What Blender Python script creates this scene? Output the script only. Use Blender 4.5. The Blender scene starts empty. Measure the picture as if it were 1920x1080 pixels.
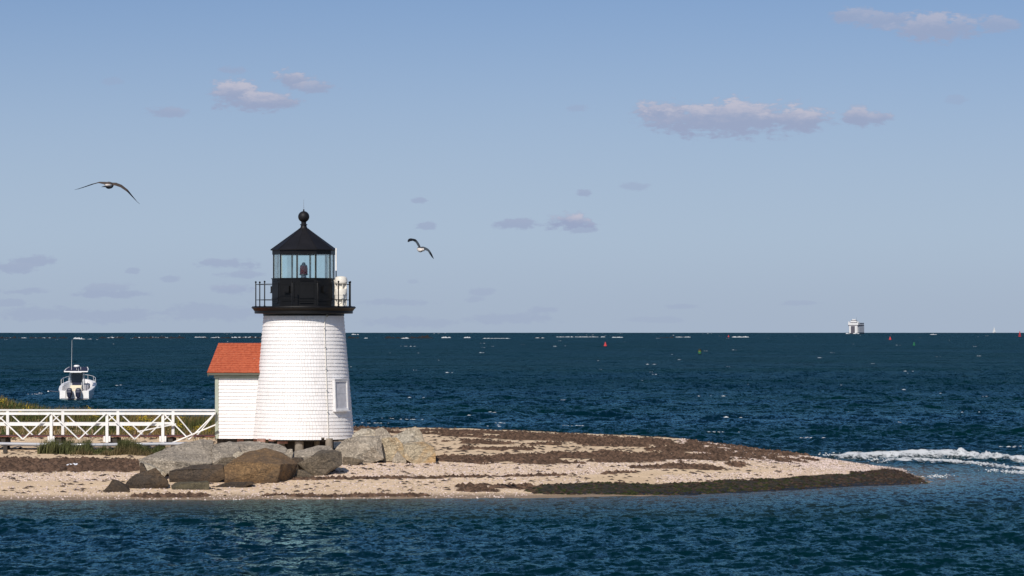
import bpy, bmesh, math, random
import numpy as np
from mathutils import Vector, Matrix, noise as mnoise

random.seed(7)
rng = np.random.default_rng(7)
C = bpy.context.scene
COL = C.collection
R = math.radians

# ------------------------------------------------------------------ camera, sky, sun, exposure
F, EYE, H = 6000.0, 615.6, 6.2          # focal length in photo pixels, eye level row, eye height (m)
EARTH = 6371000.0
cam_d = bpy.data.cameras.new('camera'); cam = bpy.data.objects.new('camera', cam_d); COL.objects.link(cam)
cam.location = (0, 0, H); cam.rotation_euler = (R(90), 0, 0)
cam_d.sensor_width = 36.0; cam_d.lens = F / 1920 * 36
cam_d.shift_y = (EYE - 540) / 1920
cam_d.clip_start = 1.0; cam_d.clip_end = 60000
C.camera = cam

SUN_EL, SUN_AZ = 40.0, 17.0             # azimuth: degrees left of straight behind the camera
sdir = Vector((-math.sin(R(SUN_AZ)) * math.cos(R(SUN_EL)), -math.cos(R(SUN_AZ)) * math.cos(R(SUN_EL)), math.sin(R(SUN_EL))))
sun_d = bpy.data.lights.new('sun', 'SUN'); sun = bpy.data.objects.new('sun', sun_d); COL.objects.link(sun)
sun_d.energy = 4.3; sun_d.angle = R(0.5); sun_d.color = (1.0, 0.93, 0.84)
sun.rotation_euler = (-sdir).to_track_quat('-Z', 'Y').to_euler()
sun.location = (0, 60, 200)

C.view_settings.view_transform = 'Standard'; C.view_settings.look = 'None'
C.view_settings.exposure = 0.0; C.view_settings.gamma = 1.0
C.view_settings.use_curve_mapping = False

# ---- node helpers
class NT:
    def __init__(s, tree): s.t = tree; s.n = tree.nodes; s.l = tree.links
    def new(s, typ, **kw):
        n = s.n.new(typ)
        for k, v in kw.items(): setattr(n, k, v)
        return n
    def put(s, sock, v):
        if isinstance(v, bpy.types.NodeSocket): s.l.new(v, sock)
        elif v is not None: sock.default_value = v
    def math(s, op, a, b=None, c=None, clamp=False):
        n = s.new('ShaderNodeMath', operation=op); n.use_clamp = clamp
        s.put(n.inputs[0], a)
        if b is not None: s.put(n.inputs[1], b)
        if c is not None: s.put(n.inputs[2], c)
        return n.outputs[0]
    def vmath(s, op, a, b=None):
        n = s.new('ShaderNodeVectorMath', operation=op); s.put(n.inputs[0], a)
        if b is not None: s.put(n.inputs[1], b)
        return n.outputs['Value'] if op in ('LENGTH', 'DOT_PRODUCT', 'DISTANCE') else n.outputs[0]
    def noise(s, vec, scale=1.0, detail=4.0, rough=0.55, dist=0.0):
        n = s.new('ShaderNodeTexNoise'); s.put(n.inputs['Vector'], vec)
        n.inputs['Scale'].default_value = scale; n.inputs['Detail'].default_value = detail
        n.inputs['Roughness'].default_value = rough; n.inputs['Distortion'].default_value = dist
        return n.outputs[0]
    def ramp(s, v, a, b, lo=0.0, hi=1.0, smooth=True):
        n = s.new('ShaderNodeMapRange'); n.interpolation_type = 'SMOOTHSTEP' if smooth else 'LINEAR'
        s.put(n.inputs['Value'], v)
        n.inputs['From Min'].default_value = a; n.inputs['From Max'].default_value = b
        n.inputs['To Min'].default_value = lo; n.inputs['To Max'].default_value = hi
        return n.outputs[0]
    def mix(s, f, a, b, mode='MIX'):
        n = s.new('ShaderNodeMix', data_type='RGBA', blend_type=mode)
        s.put(n.inputs[0], f)
        for sock, v in ((n.inputs[6], a), (n.inputs[7], b)):
            if isinstance(v, tuple) and len(v) == 3: v = v + (1.0,)
            s.put(sock, v)
        return n.outputs[2]
    def mapping(s, vec, scale=(1, 1, 1), loc=(0, 0, 0)):
        n = s.new('ShaderNodeMapping'); s.put(n.inputs[0], vec)
        n.inputs['Scale'].default_value = scale; n.inputs['Location'].default_value = loc
        return n.outputs[0]
    def bump(s, h, strength=0.5, dist=0.02, normal=None):
        n = s.new('ShaderNodeBump'); s.put(n.inputs['Height'], h)
        n.inputs['Strength'].default_value = strength; n.inputs['Distance'].default_value = dist
        if normal is not None: s.l.new(normal, n.inputs['Normal'])
        return n.outputs[0]

# ---- world: physical sky with a few small fair-weather clouds low over the sea
world = bpy.data.worlds.new('World'); C.world = world; world.use_nodes = True
W = NT(world.node_tree); W.n.clear()
sky = W.new('ShaderNodeTexSky', sky_type='NISHITA'); sky.sun_disc = False
sky.sun_elevation = R(SUN_EL); sky.sun_rotation = R(180 + SUN_AZ)
sky.altitude = 0; sky.air_density = 1.0; sky.dust_density = 0.6; sky.ozone_density = 2.0
SKY_STRENGTH = 0.085
HAZE_MID = (4.75, 5.95, 7.45); HAZE_LOW = (4.45, 5.35, 6.75)
SKY_GAIN = (1.10, 1.13, 1.22)
tc = W.new('ShaderNodeTexCoord')
# look a little higher into the physical sky so the clear maritime air stays blue down to the sea line
lift = W.vmath('NORMALIZE', W.vmath('ADD', W.vmath('MULTIPLY', tc.outputs['Generated'], (1.0, 1.0, 1.0)), (0, 0, 0.16)))
W.l.new(lift, sky.inputs[0])
sep = W.new('ShaderNodeSeparateXYZ'); W.l.new(tc.outputs['Generated'], sep.inputs[0])
yy = W.math('MAXIMUM', sep.outputs[1], 0.02)
u = W.math('DIVIDE', sep.outputs[0], yy); v = W.math('DIVIDE', sep.outputs[2], yy)
cmb = W.new('ShaderNodeCombineXYZ'); W.l.new(u, cmb.inputs[0]); W.l.new(v, cmb.inputs[1])
uv = cmb.outputs[0]
# billow noise that distorts cloud outlines (direction space, tangent units)
n1 = W.noise(W.mapping(uv, (105, 230, 1)), 1.0, 6.0, 0.6)
n2 = W.noise(W.mapping(uv, (340, 800, 1), (3.1, 1.7, 0)), 1.0, 5.0, 0.6)
edge = W.math('ADD', W.math('MULTIPLY', W.math('SUBTRACT', n1, 0.5), 1.7), W.math('MULTIPLY', W.math('SUBTRACT', n2, 0.5), 1.1))
# clouds: photo col, row, half width, half height, density, warmth of lit top
clouds = [(1370, 222, 165, 30, 1.0, 1.0), (1250, 210, 65, 20, 0.9, .9), (1490, 224, 75, 21, 0.9, 1.0), (1605, 220, 30, 17, .75, .8), (1648, 221, 26, 13, .7, .8),
          (440, 176, 48, 24, .95, 1.0), (500, 190, 62, 17, .95, .9), (545, 150, 36, 15, .75, .8), (590, 163, 34, 11, .65, .6), (310, 210, 38, 9, .55, .3), (432, 132, 32, 7, .4, .2),
          (1600, 30, 60, 13, .6, .5), (1665, 38, 70, 15, .6, .5), (1745, 52, 70, 24, .7, .7), (1800, 52, 45, 18, .6, .6), (1868, 45, 42, 14, .55, .5), (1080, 203, 24, 6, .3, .1),
          (1066, 417, 48, 15, .85, 1.0), (970, 420, 48, 8, .6, .1), (1090, 431, 30, 5, .5, 0), (784, 375, 17, 6, .5, .1), (802, 423, 19, 7, .5, .1), (1095, 363, 17, 6, .55, .1), (1188, 350, 30, 7, .35, .1),
          (65, 489, 42, 10, .65, .1), (25, 503, 48, 9, .65, .1), (415, 494, 58, 9, .65, .1), (248, 508, 13, 5, .5, 0), (316, 523, 18, 6, .5, 0), (450, 515, 45, 6, .55, .1), (200, 540, 48, 8, .5, .3),
          (205, 551, 75, 6, .6, 0), (50, 546, 40, 6, .5, 0), (435, 542, 48, 8, .6, .4), (215, 592, 110, 13, .45, 0), (60, 588, 95, 11, .42, 0), (400, 585, 110, 14, .4, .0), (20, 568, 36, 7, .45, 0),
          (740, 567, 62, 6, .4, 0), (905, 547, 24, 7, .4, .1), (776, 528, 14, 4, .3, 0), (1020, 581, 32, 7, .4, 0), (960, 598, 85, 9, .38, 0), (1280, 575, 32, 4, .35, 0), (1500, 568, 36, 4, .35, .1),
          (770, 604, 90, 9, .34, 0), (1230, 600, 60, 5, .25, 0), (580, 600, 60, 10, .35, 0), (1795, 187, 22, 7, .25, .2), (210, 152, 22, 7, .22, .1), (890, 562, 20, 5, .35, 0)]
dens = None; warm = None
for (px, py, hw, hh, dn, wm) in clouds:
    hh *= 1.2; dn *= .75 if py > 480 else 1.0; m = W.mapping(uv, (F / hw, F / hh, 1), (-(px - 960) / hw, -(EYE - py) / hh, 0))
    r2 = W.vmath('LENGTH', m)
    s_ = W.math('ADD', W.math('SUBTRACT', 1.0, r2), W.math('MULTIPLY', edge, 1.25))
    a = W.ramp(s_, -0.15, 0.42, 0.0, min(1.0, dn * 1.3))
    # lit upper side of the cloud
    sp = W.new('ShaderNodeSeparateXYZ'); W.l.new(m, sp.inputs[0])
    t = W.math('MULTIPLY', W.ramp(W.math('ADD', sp.outputs[1], W.math('MULTIPLY', edge, 0.9)), -0.25, 0.95), wm)
    if dens is None: dens, warm = a, W.math('MULTIPLY', t, a)
    else:
        dens = W.math('MAXIMUM', dens, a); warm = W.math('MAXIMUM', warm, W.math('MULTIPLY', t, a))
front = W.math('GREATER_THAN', sep.outputs[1], 0.05)
dens = W.math('MULTIPLY', dens, front)
skycol = W.mix(1.0, sky.outputs[0], SKY_GAIN, 'MULTIPLY')
# pale marine haze towards the horizon, all round
hyp = W.math('SQRT', W.math('ADD', W.math('MULTIPLY', sep.outputs[0], sep.outputs[0]), W.math('MULTIPLY', sep.outputs[1], sep.outputs[1])))
elev = W.math('DIVIDE', sep.outputs[2], W.math('MAXIMUM', hyp, 0.02))
skycol = W.mix(W.ramp(elev, 0.125, 0.015, 0, 1), skycol, HAZE_MID)
skycol = W.mix(W.ramp(elev, 0.032, 0.0, 0, .9), skycol, HAZE_LOW)
SKYTINT = skycol
bodycol = W.mix(warm, (3.75, 4.45, 6.35), (6.0, 6.0, 7.2))
CLOUD_MIX = W.mix(W.math('MULTIPLY', dens, 0.95), skycol, bodycol)
bg = W.new('ShaderNodeBackground'); W.l.new(CLOUD_MIX, bg.inputs[0]); bg.inputs[1].default_value = SKY_STRENGTH
wo = W.new('ShaderNodeOutputWorld'); W.l.new(bg.outputs[0], wo.inputs[0])

# ------------------------------------------------------------------ general helpers
def P(px, py, Y): return Vector(((px - 960) / F * Y, Y, H - (py - EYE) / F * Y))

def tag(o, label=None, cat=None, group=None, kind=None):
    if label: o['label'] = label
    if cat: o['category'] = cat
    if group: o['group'] = group
    if kind: o['kind'] = kind
    return o

def empty(name, loc, label=None, cat=None, group=None, rz=0.0):
    o = bpy.data.objects.new(name, None); COL.objects.link(o); o.location = loc; o.rotation_euler = (0, 0, rz)
    o.empty_display_size = 0.3
    return tag(o, label, cat, group)

def link_mesh(name, me, mat=None, parent=None, loc=None):
    o = bpy.data.objects.new(name, me); COL.objects.link(o)
    if mat is not None and not me.materials: me.materials.append(mat)
    if parent: o.parent = parent
    if loc is not None: o.location = loc
    return o

def pymesh(name, verts, faces, smooth=False):
    me = bpy.data.meshes.new(name); me.from_pydata([tuple(x) for x in verts], [], faces); me.update()
    if smooth: me.polygons.foreach_set('use_smooth', [True] * len(me.polygons))
    return me

def npmesh(name, verts, faces, smooth=False):
    """verts (n,3) float array, faces (m,k) int array with constant k"""
    me = bpy.data.meshes.new(name); n = len(verts); m, k = faces.shape
    me.vertices.add(n); me.vertices.foreach_set('co', np.asarray(verts, np.float32).ravel())
    me.loops.add(m * k); me.loops.foreach_set('vertex_index', np.asarray(faces, np.int32).ravel())
    me.polygons.add(m); me.polygons.foreach_set('loop_start', np.arange(0, m * k, k, dtype=np.int32))
    me.update(calc_edges=True)
    if smooth: me.polygons.foreach_set('use_smooth', np.ones(m, dtype=bool))
    return me

def set_attr(me, name, vals):
    """float point attribute or colour point attribute (n,3)"""
    vals = np.asarray(vals, np.float32)
    if vals.ndim == 1:
        a = me.attributes.new(name, 'FLOAT', 'POINT'); a.data.foreach_set('value', vals)
    else:
        a = me.attributes.new(name, 'FLOAT_COLOR', 'POINT')
        a.data.foreach_set('color', np.concatenate([vals, np.ones((len(vals), 1), np.float32)], 1).ravel())

class MB:
    def __init__(s): s.v = []; s.f = []
    def add(s, verts, faces):
        b = len(s.v); s.v += [Vector(x) for x in verts]; s.f += [tuple(b + i for i in f) for f in faces]; return s
    def box(s, c, size, rot=None):
        hx, hy, hz = size[0] / 2, size[1] / 2, size[2] / 2
        vs = [Vector((x, y, z)) for x in (-hx, hx) for y in (-hy, hy) for z in (-hz, hz)]
        if rot: vs = [rot @ q for q in vs]
        vs = [q + Vector(c) for q in vs]
        return s.add(vs, [(0, 1, 3, 2), (4, 6, 7, 5), (0, 4, 5, 1), (2, 3, 7, 6), (0, 2, 6, 4), (1, 5, 7, 3)])
    def bar(s, a, b, w, d, up=(0, 0, 1)):
        """rectangular bar from a to b: w along up-ish, d sideways"""
        a, b = Vector(a), Vector(b); t = (b - a).normalized(); side = t.cross(Vector(up))
        if side.length < 1e-4: side = t.cross(Vector((0, 1, 0)))
        side.normalize(); u_ = side.cross(t).normalized()
        vs = [p + side * i * d / 2 + u_ * j * w / 2 for p in (a, b) for (i, j) in ((-1, -1), (1, -1), (1, 1), (-1, 1))]
        return s.add(vs, [(3, 2, 1, 0), (4, 5, 6, 7), (0, 1, 5, 4), (1, 2, 6, 5), (2, 3, 7, 6), (3, 0, 4, 7)])
    def tube(s, pts, r, n=8, caps=True):
        pts = [Vector(p) for p in pts]; rs = r if isinstance(r, (list, tuple)) else [r] * len(pts)
        b = len(s.v); ref = None
        for i, p in enumerate(pts):
            t = (pts[min(i + 1, len(pts) - 1)] - pts[max(i - 1, 0)]).normalized()
            if ref is None:
                ref = t.cross(Vector((0, 1, 0.01)))
                if ref.length < 1e-3: ref = t.cross(Vector((1, 0, 0)))
            ref = (ref - t * ref.dot(t)).normalized(); o = t.cross(ref)
            for k in range(n):
                a = 2 * math.pi * k / n; s.v.append(p + (ref * math.cos(a) + o * math.sin(a)) * rs[i])
        for i in range(len(pts) - 1):
            for k in range(n):
                q = (k + 1) % n; s.f.append((b + i * n + k, b + i * n + q, b + (i + 1) * n + q, b + (i + 1) * n + k))
        if caps:
            s.f.append(tuple(b + k for k in range(n))[::-1]); e = b + (len(pts) - 1) * n; s.f.append(tuple(e + k for k in range(n)))
        return s
    def lathe(s, prof, n=32, c=(0, 0, 0), a0=0.0, caps=True):
        b = len(s.v); c = Vector(c)
        for (r, z) in prof:
            for k in range(n):
                a = a0 + 2 * math.pi * k / n; s.v.append(c + Vector((r * math.sin(a), -r * math.cos(a), z)))
        for i in range(len(prof) - 1):
            for k in range(n):
                q = (k + 1) % n; s.f.append((b + i * n + k, b + i * n + q, b + (i + 1) * n + q, b + (i + 1) * n + k))
        if caps:
            s.f.append(tuple(b + k for k in range(n))[::-1]); e = b + (len(prof) - 1) * n; s.f.append(tuple(e + k for k in range(n)))
        return s
    def loft(s, rings, closed=True, caps=True):
        b = len(s.v); n = len(rings[0])
        for r_ in rings: s.v += [Vector(p) for p in r_]
        for i in range(len(rings) - 1):
            for k in range(n if closed else n - 1):
                q = (k + 1) % n; s.f.append((b + i * n + k, b + i * n + q, b + (i + 1) * n + q, b + (i + 1) * n + k))
        if caps and closed:
            s.f.append(tuple(b + k for k in range(n))[::-1]); e = b + (len(rings) - 1) * n; s.f.append(tuple(e + k for k in range(n)))
        return s
    def build(s, name, mat=None, parent=None, smooth=None, bevel=0.0):
        me = pymesh(name, s.v, s.f)
        bm = bmesh.new(); bm.from_mesh(me)
        if bevel: bmesh.ops.bevel(bm, geom=bm.edges[:], offset=bevel, segments=1, affect='EDGES', clamp_overlap=True)
        bmesh.ops.recalc_face_normals(bm, faces=bm.faces[:]); bm.to_mesh(me); bm.free()
        if smooth is not None:
            me.polygons.foreach_set('use_smooth', [True] * len(me.polygons)); me.set_sharp_from_angle(angle=R(smooth))
        return link_mesh(name, me, mat, parent)

# value noise for building shapes
_perm = rng.random((256, 256)).astype(np.float32)
def vnoise(x, y):
    xi = np.floor(x).astype(int); yi = np.floor(y).astype(int); fx = x - xi; fy = y - yi
    fx = fx * fx * (3 - 2 * fx); fy = fy * fy * (3 - 2 * fy)
    g = lambda a, b: _perm[a & 255, b & 255]
    return (g(xi, yi) * (1 - fx) + g(xi + 1, yi) * fx) * (1 - fy) + (g(xi, yi + 1) * (1 - fx) + g(xi + 1, yi + 1) * fx) * fy
def fbm(x, y, o=4):
    x = np.asarray(x, float); y = np.asarray(y, float); t = 0; a = 0.5; 
    for i in range(o): t = t + a * vnoise(x * 2 ** i + 17.3 * i, y * 2 ** i + 5.1 * i); a *= 0.5
    return t / (1 - 0.5 ** o)
def sstep(a, b, x):
    t = np.clip((np.asarray(x, float) - a) / (b - a), 0, 1); return t * t * (3 - 2 * t)

# ------------------------------------------------------------------ materials
def base_mat(name):
    m = bpy.data.materials.new(name); m.use_nodes = True; t = NT(m.node_tree)
    return m, t, t.n['Principled BSDF']

def paint(name, col, rough=0.5, var=0.12, scale=3.0, dirt=None, dirt_amt=0.3, bump=0.0, spec=0.4, dirt_scale=2.0, metallic=0.0):
    m, t, b = base_mat(name)
    co = t.new('ShaderNodeTexCoord').outputs['Object']
    g = t.noise(co, scale, 5, 0.6)
    lo = tuple(c * (1 - var) for c in col); hi = tuple(min(1, c * (1 + var * 0.6)) for c in col)
    c_ = t.mix(t.ramp(g, 0.3, 0.7), lo, hi)
    if dirt:
        d = t.noise(t.mapping(co, (1, 1, .5), (5, 2, 1)), dirt_scale, 6, 0.65)
        c_ = t.mix(t.ramp(d, 0.52, 0.78, 0, dirt_amt), c_, dirt)
    if name == 'white_shingle_paint':   # each shingle weathers a little differently
        va = t.new('ShaderNodeAttribute', attribute_name='var').outputs['Fac']
        c_ = t.mix(t.ramp(va, 1.2, 2.6, 0, .30), t.mix(t.ramp(va, -2.2, 0, .4, 0), c_, (0.70, 0.67, 0.64)), (0.62, 0.56, 0.49))
    t.l.new(c_, b.inputs['Base Color']); b.inputs['Roughness'].default_value = rough
    b.inputs['Specular IOR Level'].default_value = spec; b.inputs['Metallic'].default_value = metallic
    if bump:
        h = t.noise(co, scale * 12, 4, 0.6); t.l.new(t.bump(h, bump, 0.01), b.inputs['Normal'])
    return m

M = {}
M['shingle'] = paint('white_shingle_paint', (0.80, 0.775, 0.76), 0.6, 0.05, 4.0, (0.55, 0.46, 0.36), 0.16, 0.10, dirt_scale=1.1)
M['white'] = paint('white_paint', (0.80, 0.79, 0.76), 0.5, 0.06, 2.0, (0.5, 0.4, 0.3), 0.35, 0.1, dirt_scale=5.0)
M['core'] = paint('grey_backing_board', (0.62, 0.60, 0.58), 0.8)  # plain warm grey behind the shingles
M['black'] = paint('black_iron_paint', (0.0045, 0.0045, 0.005), 0.45, 0.3, 2.0, (0.05, 0.034, 0.026), 0.05, 0.1, dirt_scale=6.0, spec=.25)
M['roofblack'] = paint('matt_black_roof_paint', (0.009, 0.0085, 0.010), 0.55, 0.25, 2.0, spec=.25)
M['sage'] = paint('sage_trim_paint', (0.36, 0.385, 0.31), 0.55, 0.1, 3.0)
M['sagedark'] = paint('dark_olive_trim_paint', (0.10, 0.10, 0.075), 0.6, 0.15, 3.0)
M['louver'] = paint('pale_grey_board', (0.50, 0.50, 0.53), 0.6, 0.12, 5.0)
M['wframe'] = paint('pale_grey_frame_paint', (0.68, 0.67, 0.67), 0.6, 0.08, 5.0)
M['horn'] = paint('cream_fibreglass', (0.70, 0.66, 0.58), 0.35, 0.05, 3.0, (0.5, 0.38, 0.28), 0.3)
M['redlens'] = paint('red_lens_glass', (0.30, 0.006, 0.022), 0.15, 0.2, 6.0, spec=0.6)
M['metal'] = paint('dull_grey_metal', (0.30, 0.31, 0.32), 0.35, 0.15, 6.0, metallic=0.6)
M['deckred'] = paint('red_brown_deck_stain', (0.15, 0.050, 0.036), 0.7, 0.25, 4.0)
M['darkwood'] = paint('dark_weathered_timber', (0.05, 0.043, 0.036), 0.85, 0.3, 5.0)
M['pile'] = paint('weathered_pile', (0.24, 0.21, 0.17), 0.9, 0.25, 5.0, (0.1, 0.09, 0.06), 0.6, 0.4)
M['pipe'] = paint('white_plastic_pipe', (0.36, 0.37, 0.40), 0.4, 0.08, 1.0, (0.3, 0.28, 0.22), 0.4)
M['brick'] = paint('pink_brick_pier', (0.32, 0.17, 0.13), 0.9, 0.3, 9.0, (0.4, 0.34, 0.28), 0.5)
M['boatwhite'] = paint('white_gelcoat', (0.82, 0.80, 0.78), 0.3, 0.04, 2.0)
M['boatgrey'] = paint('grey_boat_lining', (0.30, 0.30, 0.33), 0.5, 0.1, 3.0)
M['navy'] = paint('navy_canvas', (0.016, 0.02, 0.05), 0.7, 0.2, 5.0)
M['engine'] = paint('dark_blue_engine_cowl', (0.022, 0.026, 0.05), 0.25, 0.1, 4.0)
M['alu'] = paint('bare_aluminium', (0.62, 0.62, 0.62), 0.35, 0.1, 5.0)
M['cream'] = paint('cream_upholstery', (0.70, 0.62, 0.46), 0.6, 0.1, 5.0)
M['slime'] = paint('weedy_boot_stripe', (0.42, 0.36, 0.24), 0.6, 0.3, 5.0, (0.2, 0.16, 0.05), 0.6)
M['smoke'] = paint('smoked_clear_vinyl', (0.055, 0.07, 0.09), 0.2, 0.2, 5.0)
M['shipwhite'] = paint('ship_white', (0.66, 0.655, 0.65), 0.5, 0.05, 0.3)
M['shipgrey'] = paint('ship_hull_off_white', (0.62, 0.60, 0.59), 0.5, 0.08, 0.2)
M['shipdark'] = paint('ship_dark_opening', (0.085, 0.08, 0.10), 0.6, 0.15, 0.3)
M['shipblack'] = paint('ship_black_boot_top', (0.015, 0.02, 0.03), 0.5)
M['buoyred'] = paint('red_buoy_paint', (0.50, 0.03, 0.03), 0.45, 0.15, 3.0)
M['buoygreen'] = paint('green_buoy_paint', (0.02, 0.14, 0.06), 0.45, 0.2, 3.0)
M['buoyyellow'] = paint('yellow_green_band', (0.14, 0.15, 0.02), 0.5, 0.15, 3.0)
M['buoyblack'] = paint('black_buoy_paint', (0.02, 0.025, 0.02), 0.5, 0.15, 3.0)
M['litter'] = paint('white_plastic_litter', (0.75, 0.77, 0.82), 0.4, 0.08, 6.0)
M['jettyrock'] = paint('wet_jetty_stone', (0.018, 0.016, 0.015), 0.7, 0.4, 0.6)
M['sail'] = paint('white_sailcloth', (0.78, 0.78, 0.76), 0.7, 0.04, 0.5)

def roof_tile_mat():
    m, t, b = base_mat('terracotta_red_roof_paint')
    co = t.new('ShaderNodeTexCoord').outputs['Object']
    g = t.noise(co, 6, 5, 0.6); g2 = t.noise(t.mapping(co, (9, 9, 9)), 1, 2)
    c_ = t.mix(t.ramp(g2, .35, .65), (0.36, 0.074, 0.030), (0.45, 0.108, 0.046))
    l = t.noise(t.mapping(co, (1.2, 1, 1), (2, 9, 4)), 2.6, 6, 0.7)
    c_ = t.mix(t.ramp(l, 0.66, 0.74, 0, .75), c_, (0.48, 0.40, 0.33))
    t.l.new(c_, b.inputs['Base Color']); b.inputs['Roughness'].default_value = 0.75
    t.l.new(t.bump(g, 0.3, 0.01), b.inputs['Normal'])
    return m
M['tile'] = roof_tile_mat()

def glass_mat():
    m = bpy.data.materials.new('lantern_pane_glass'); m.use_nodes = True; t = NT(m.node_tree); t.n.clear()
    tr = t.new('ShaderNodeBsdfTransparent'); tr.inputs[0].default_value = (0.93, 0.985, 0.98, 1)
    gl = t.new('ShaderNodeBsdfGlossy'); gl.inputs['Color'].default_value = (1, 1, 1, 1); gl.inputs['Roughness'].default_value = 0.04
    df = t.new('ShaderNodeBsdfDiffuse'); df.inputs[0].default_value = (0.62, 0.68, 0.66, 1)      # salt film
    fr = t.new('ShaderNodeFresnel'); fr.inputs[0].default_value = 1.5
    mx = t.new('ShaderNodeMixShader'); t.l.new(t.math('MULTIPLY', fr.outputs[0], 0.7, clamp=True), mx.inputs[0]); t.l.new(tr.outputs[0], mx.inputs[1]); t.l.new(gl.outputs[0], mx.inputs[2])
    co = t.new('ShaderNodeTexCoord').outputs['Object']
    sf = t.ramp(t.noise(co, 2.2, 5, .6), .3, .75, 0.0, 0.035)
    m2 = t.new('ShaderNodeMixShader'); t.l.new(sf, m2.inputs[0]); t.l.new(mx.outputs[0], m2.inputs[1]); t.l.new(df.outputs[0], m2.inputs[2])
    o = t.new('ShaderNodeOutputMaterial'); t.l.new(m2.outputs[0], o.inputs[0]); return m
M['glass'] = glass_mat()

def rock_mat(name, a, b_, stain=None, stain_amt=0.0, lichen=None, wet=0.0, strata=.6):
    m, t, b = base_mat(name)
    co = t.new('ShaderNodeTexCoord').outputs['Object']
    big = t.noise(co, 1.1, 6, 0.6, 0.4); fine = t.noise(co, 14, 4, 0.75); mid = t.noise(t.mapping(co, (1, 1, 1.5), (3, 1, 7)), 4.5, 6, 0.65)
    c_ = t.mix(t.ramp(big, 0.32, 0.68), a, b_)
    c_ = t.mix(t.ramp(mid, 0.30, 0.70, 0, strata), c_, tuple(x * 0.5 for x in a))
    c_ = t.mix(t.ramp(fine, 0.48, 0.68, 0, 0.75), c_, tuple(min(1, x * 1.7) for x in b_))
    if stain:
        s_ = t.noise(t.mapping(co, (1, 1, 1), (11, 4, 2)), 0.9, 5, 0.6, 0.6)
        c_ = t.mix(t.ramp(s_, 0.42, 0.66, 0, stain_amt), c_, stain)
    if lichen:
        s_ = t.noise(t.mapping(co, (1, 1, 1), (1, 8, 5)), 2.5, 5, 0.6)
        c_ = t.mix(t.ramp(s_, 0.58, 0.68, 0, 0.75), c_, lichen)
    seam = t.noise(t.mapping(co, (.8, .8, 1.7), (4, 9, 2)), 1.5, 4, .6, .8)
    sm_ = t.math('ABSOLUTE', t.math('SUBTRACT', seam, .5)); sm_ = t.ramp(sm_, .0, .013, .45, 0)
    c_ = t.mix(sm_, c_, (.03, .025, .02))
    gp = t.new('ShaderNodeNewGeometry'); gs = t.new('ShaderNodeSeparateXYZ'); t.l.new(gp.outputs['Position'], gs.inputs[0])
    tide = t.ramp(t.math('ADD', gs.outputs[2], t.math('MULTIPLY', t.math('SUBTRACT', mid, .5), .5)), .72, .38)
    c_ = t.mix(t.math('MULTIPLY', tide, .8), c_, t.mix(1.0, c_, (.52, .50, .46), 'MULTIPLY'))
    t.l.new(c_, b.inputs['Base Color']); b.inputs['Roughness'].default_value = 0.85 - 0.25 * wet
    h = t.math('SUBTRACT', t.math('ADD', t.math('MULTIPLY', mid, 0.7), t.math('MULTIPLY', fine, 0.35)), t.math('MULTIPLY', sm_, .4))
    t.l.new(t.bump(h, 1.0, 0.10), b.inputs['Normal'])
    return m
M['r_grey'] = rock_mat('grey_granite', (0.215, 0.180, 0.138), (0.370, 0.315, 0.245), strata=.38)
M['r_tan'] = rock_mat('tan_granite', (0.33, 0.29, 0.225), (0.44, 0.39, 0.31), (0.40, 0.25, 0.09), 0.25)
M['r_ochre'] = rock_mat('ochre_stained_granite', (0.34, 0.275, 0.18), (0.45, 0.37, 0.255), (0.46, 0.24, 0.06), 0.6)
M['r_brown'] = rock_mat('rust_brown_granite', (0.135, 0.078, 0.034), (0.215, 0.128, 0.055), (0.06, 0.045, 0.032), 0.45)
M['r_dark'] = rock_mat('dark_wet_and_shade_granite', (0.044, 0.033, 0.024), (0.074, 0.052, 0.034), (0.13, 0.075, 0.03), 0.45)
M['r_brgrey'] = rock_mat('brown_grey_granite', (0.092, 0.070, 0.045), (0.158, 0.122, 0.082), (0.06, 0.05, 0.04), 0.5)
M['r_moss'] = rock_mat('weed_skinned_granite', (0.110, 0.092, 0.052), (0.160, 0.135, 0.080), (0.06, 0.052, 0.030), 0.5)

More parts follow.
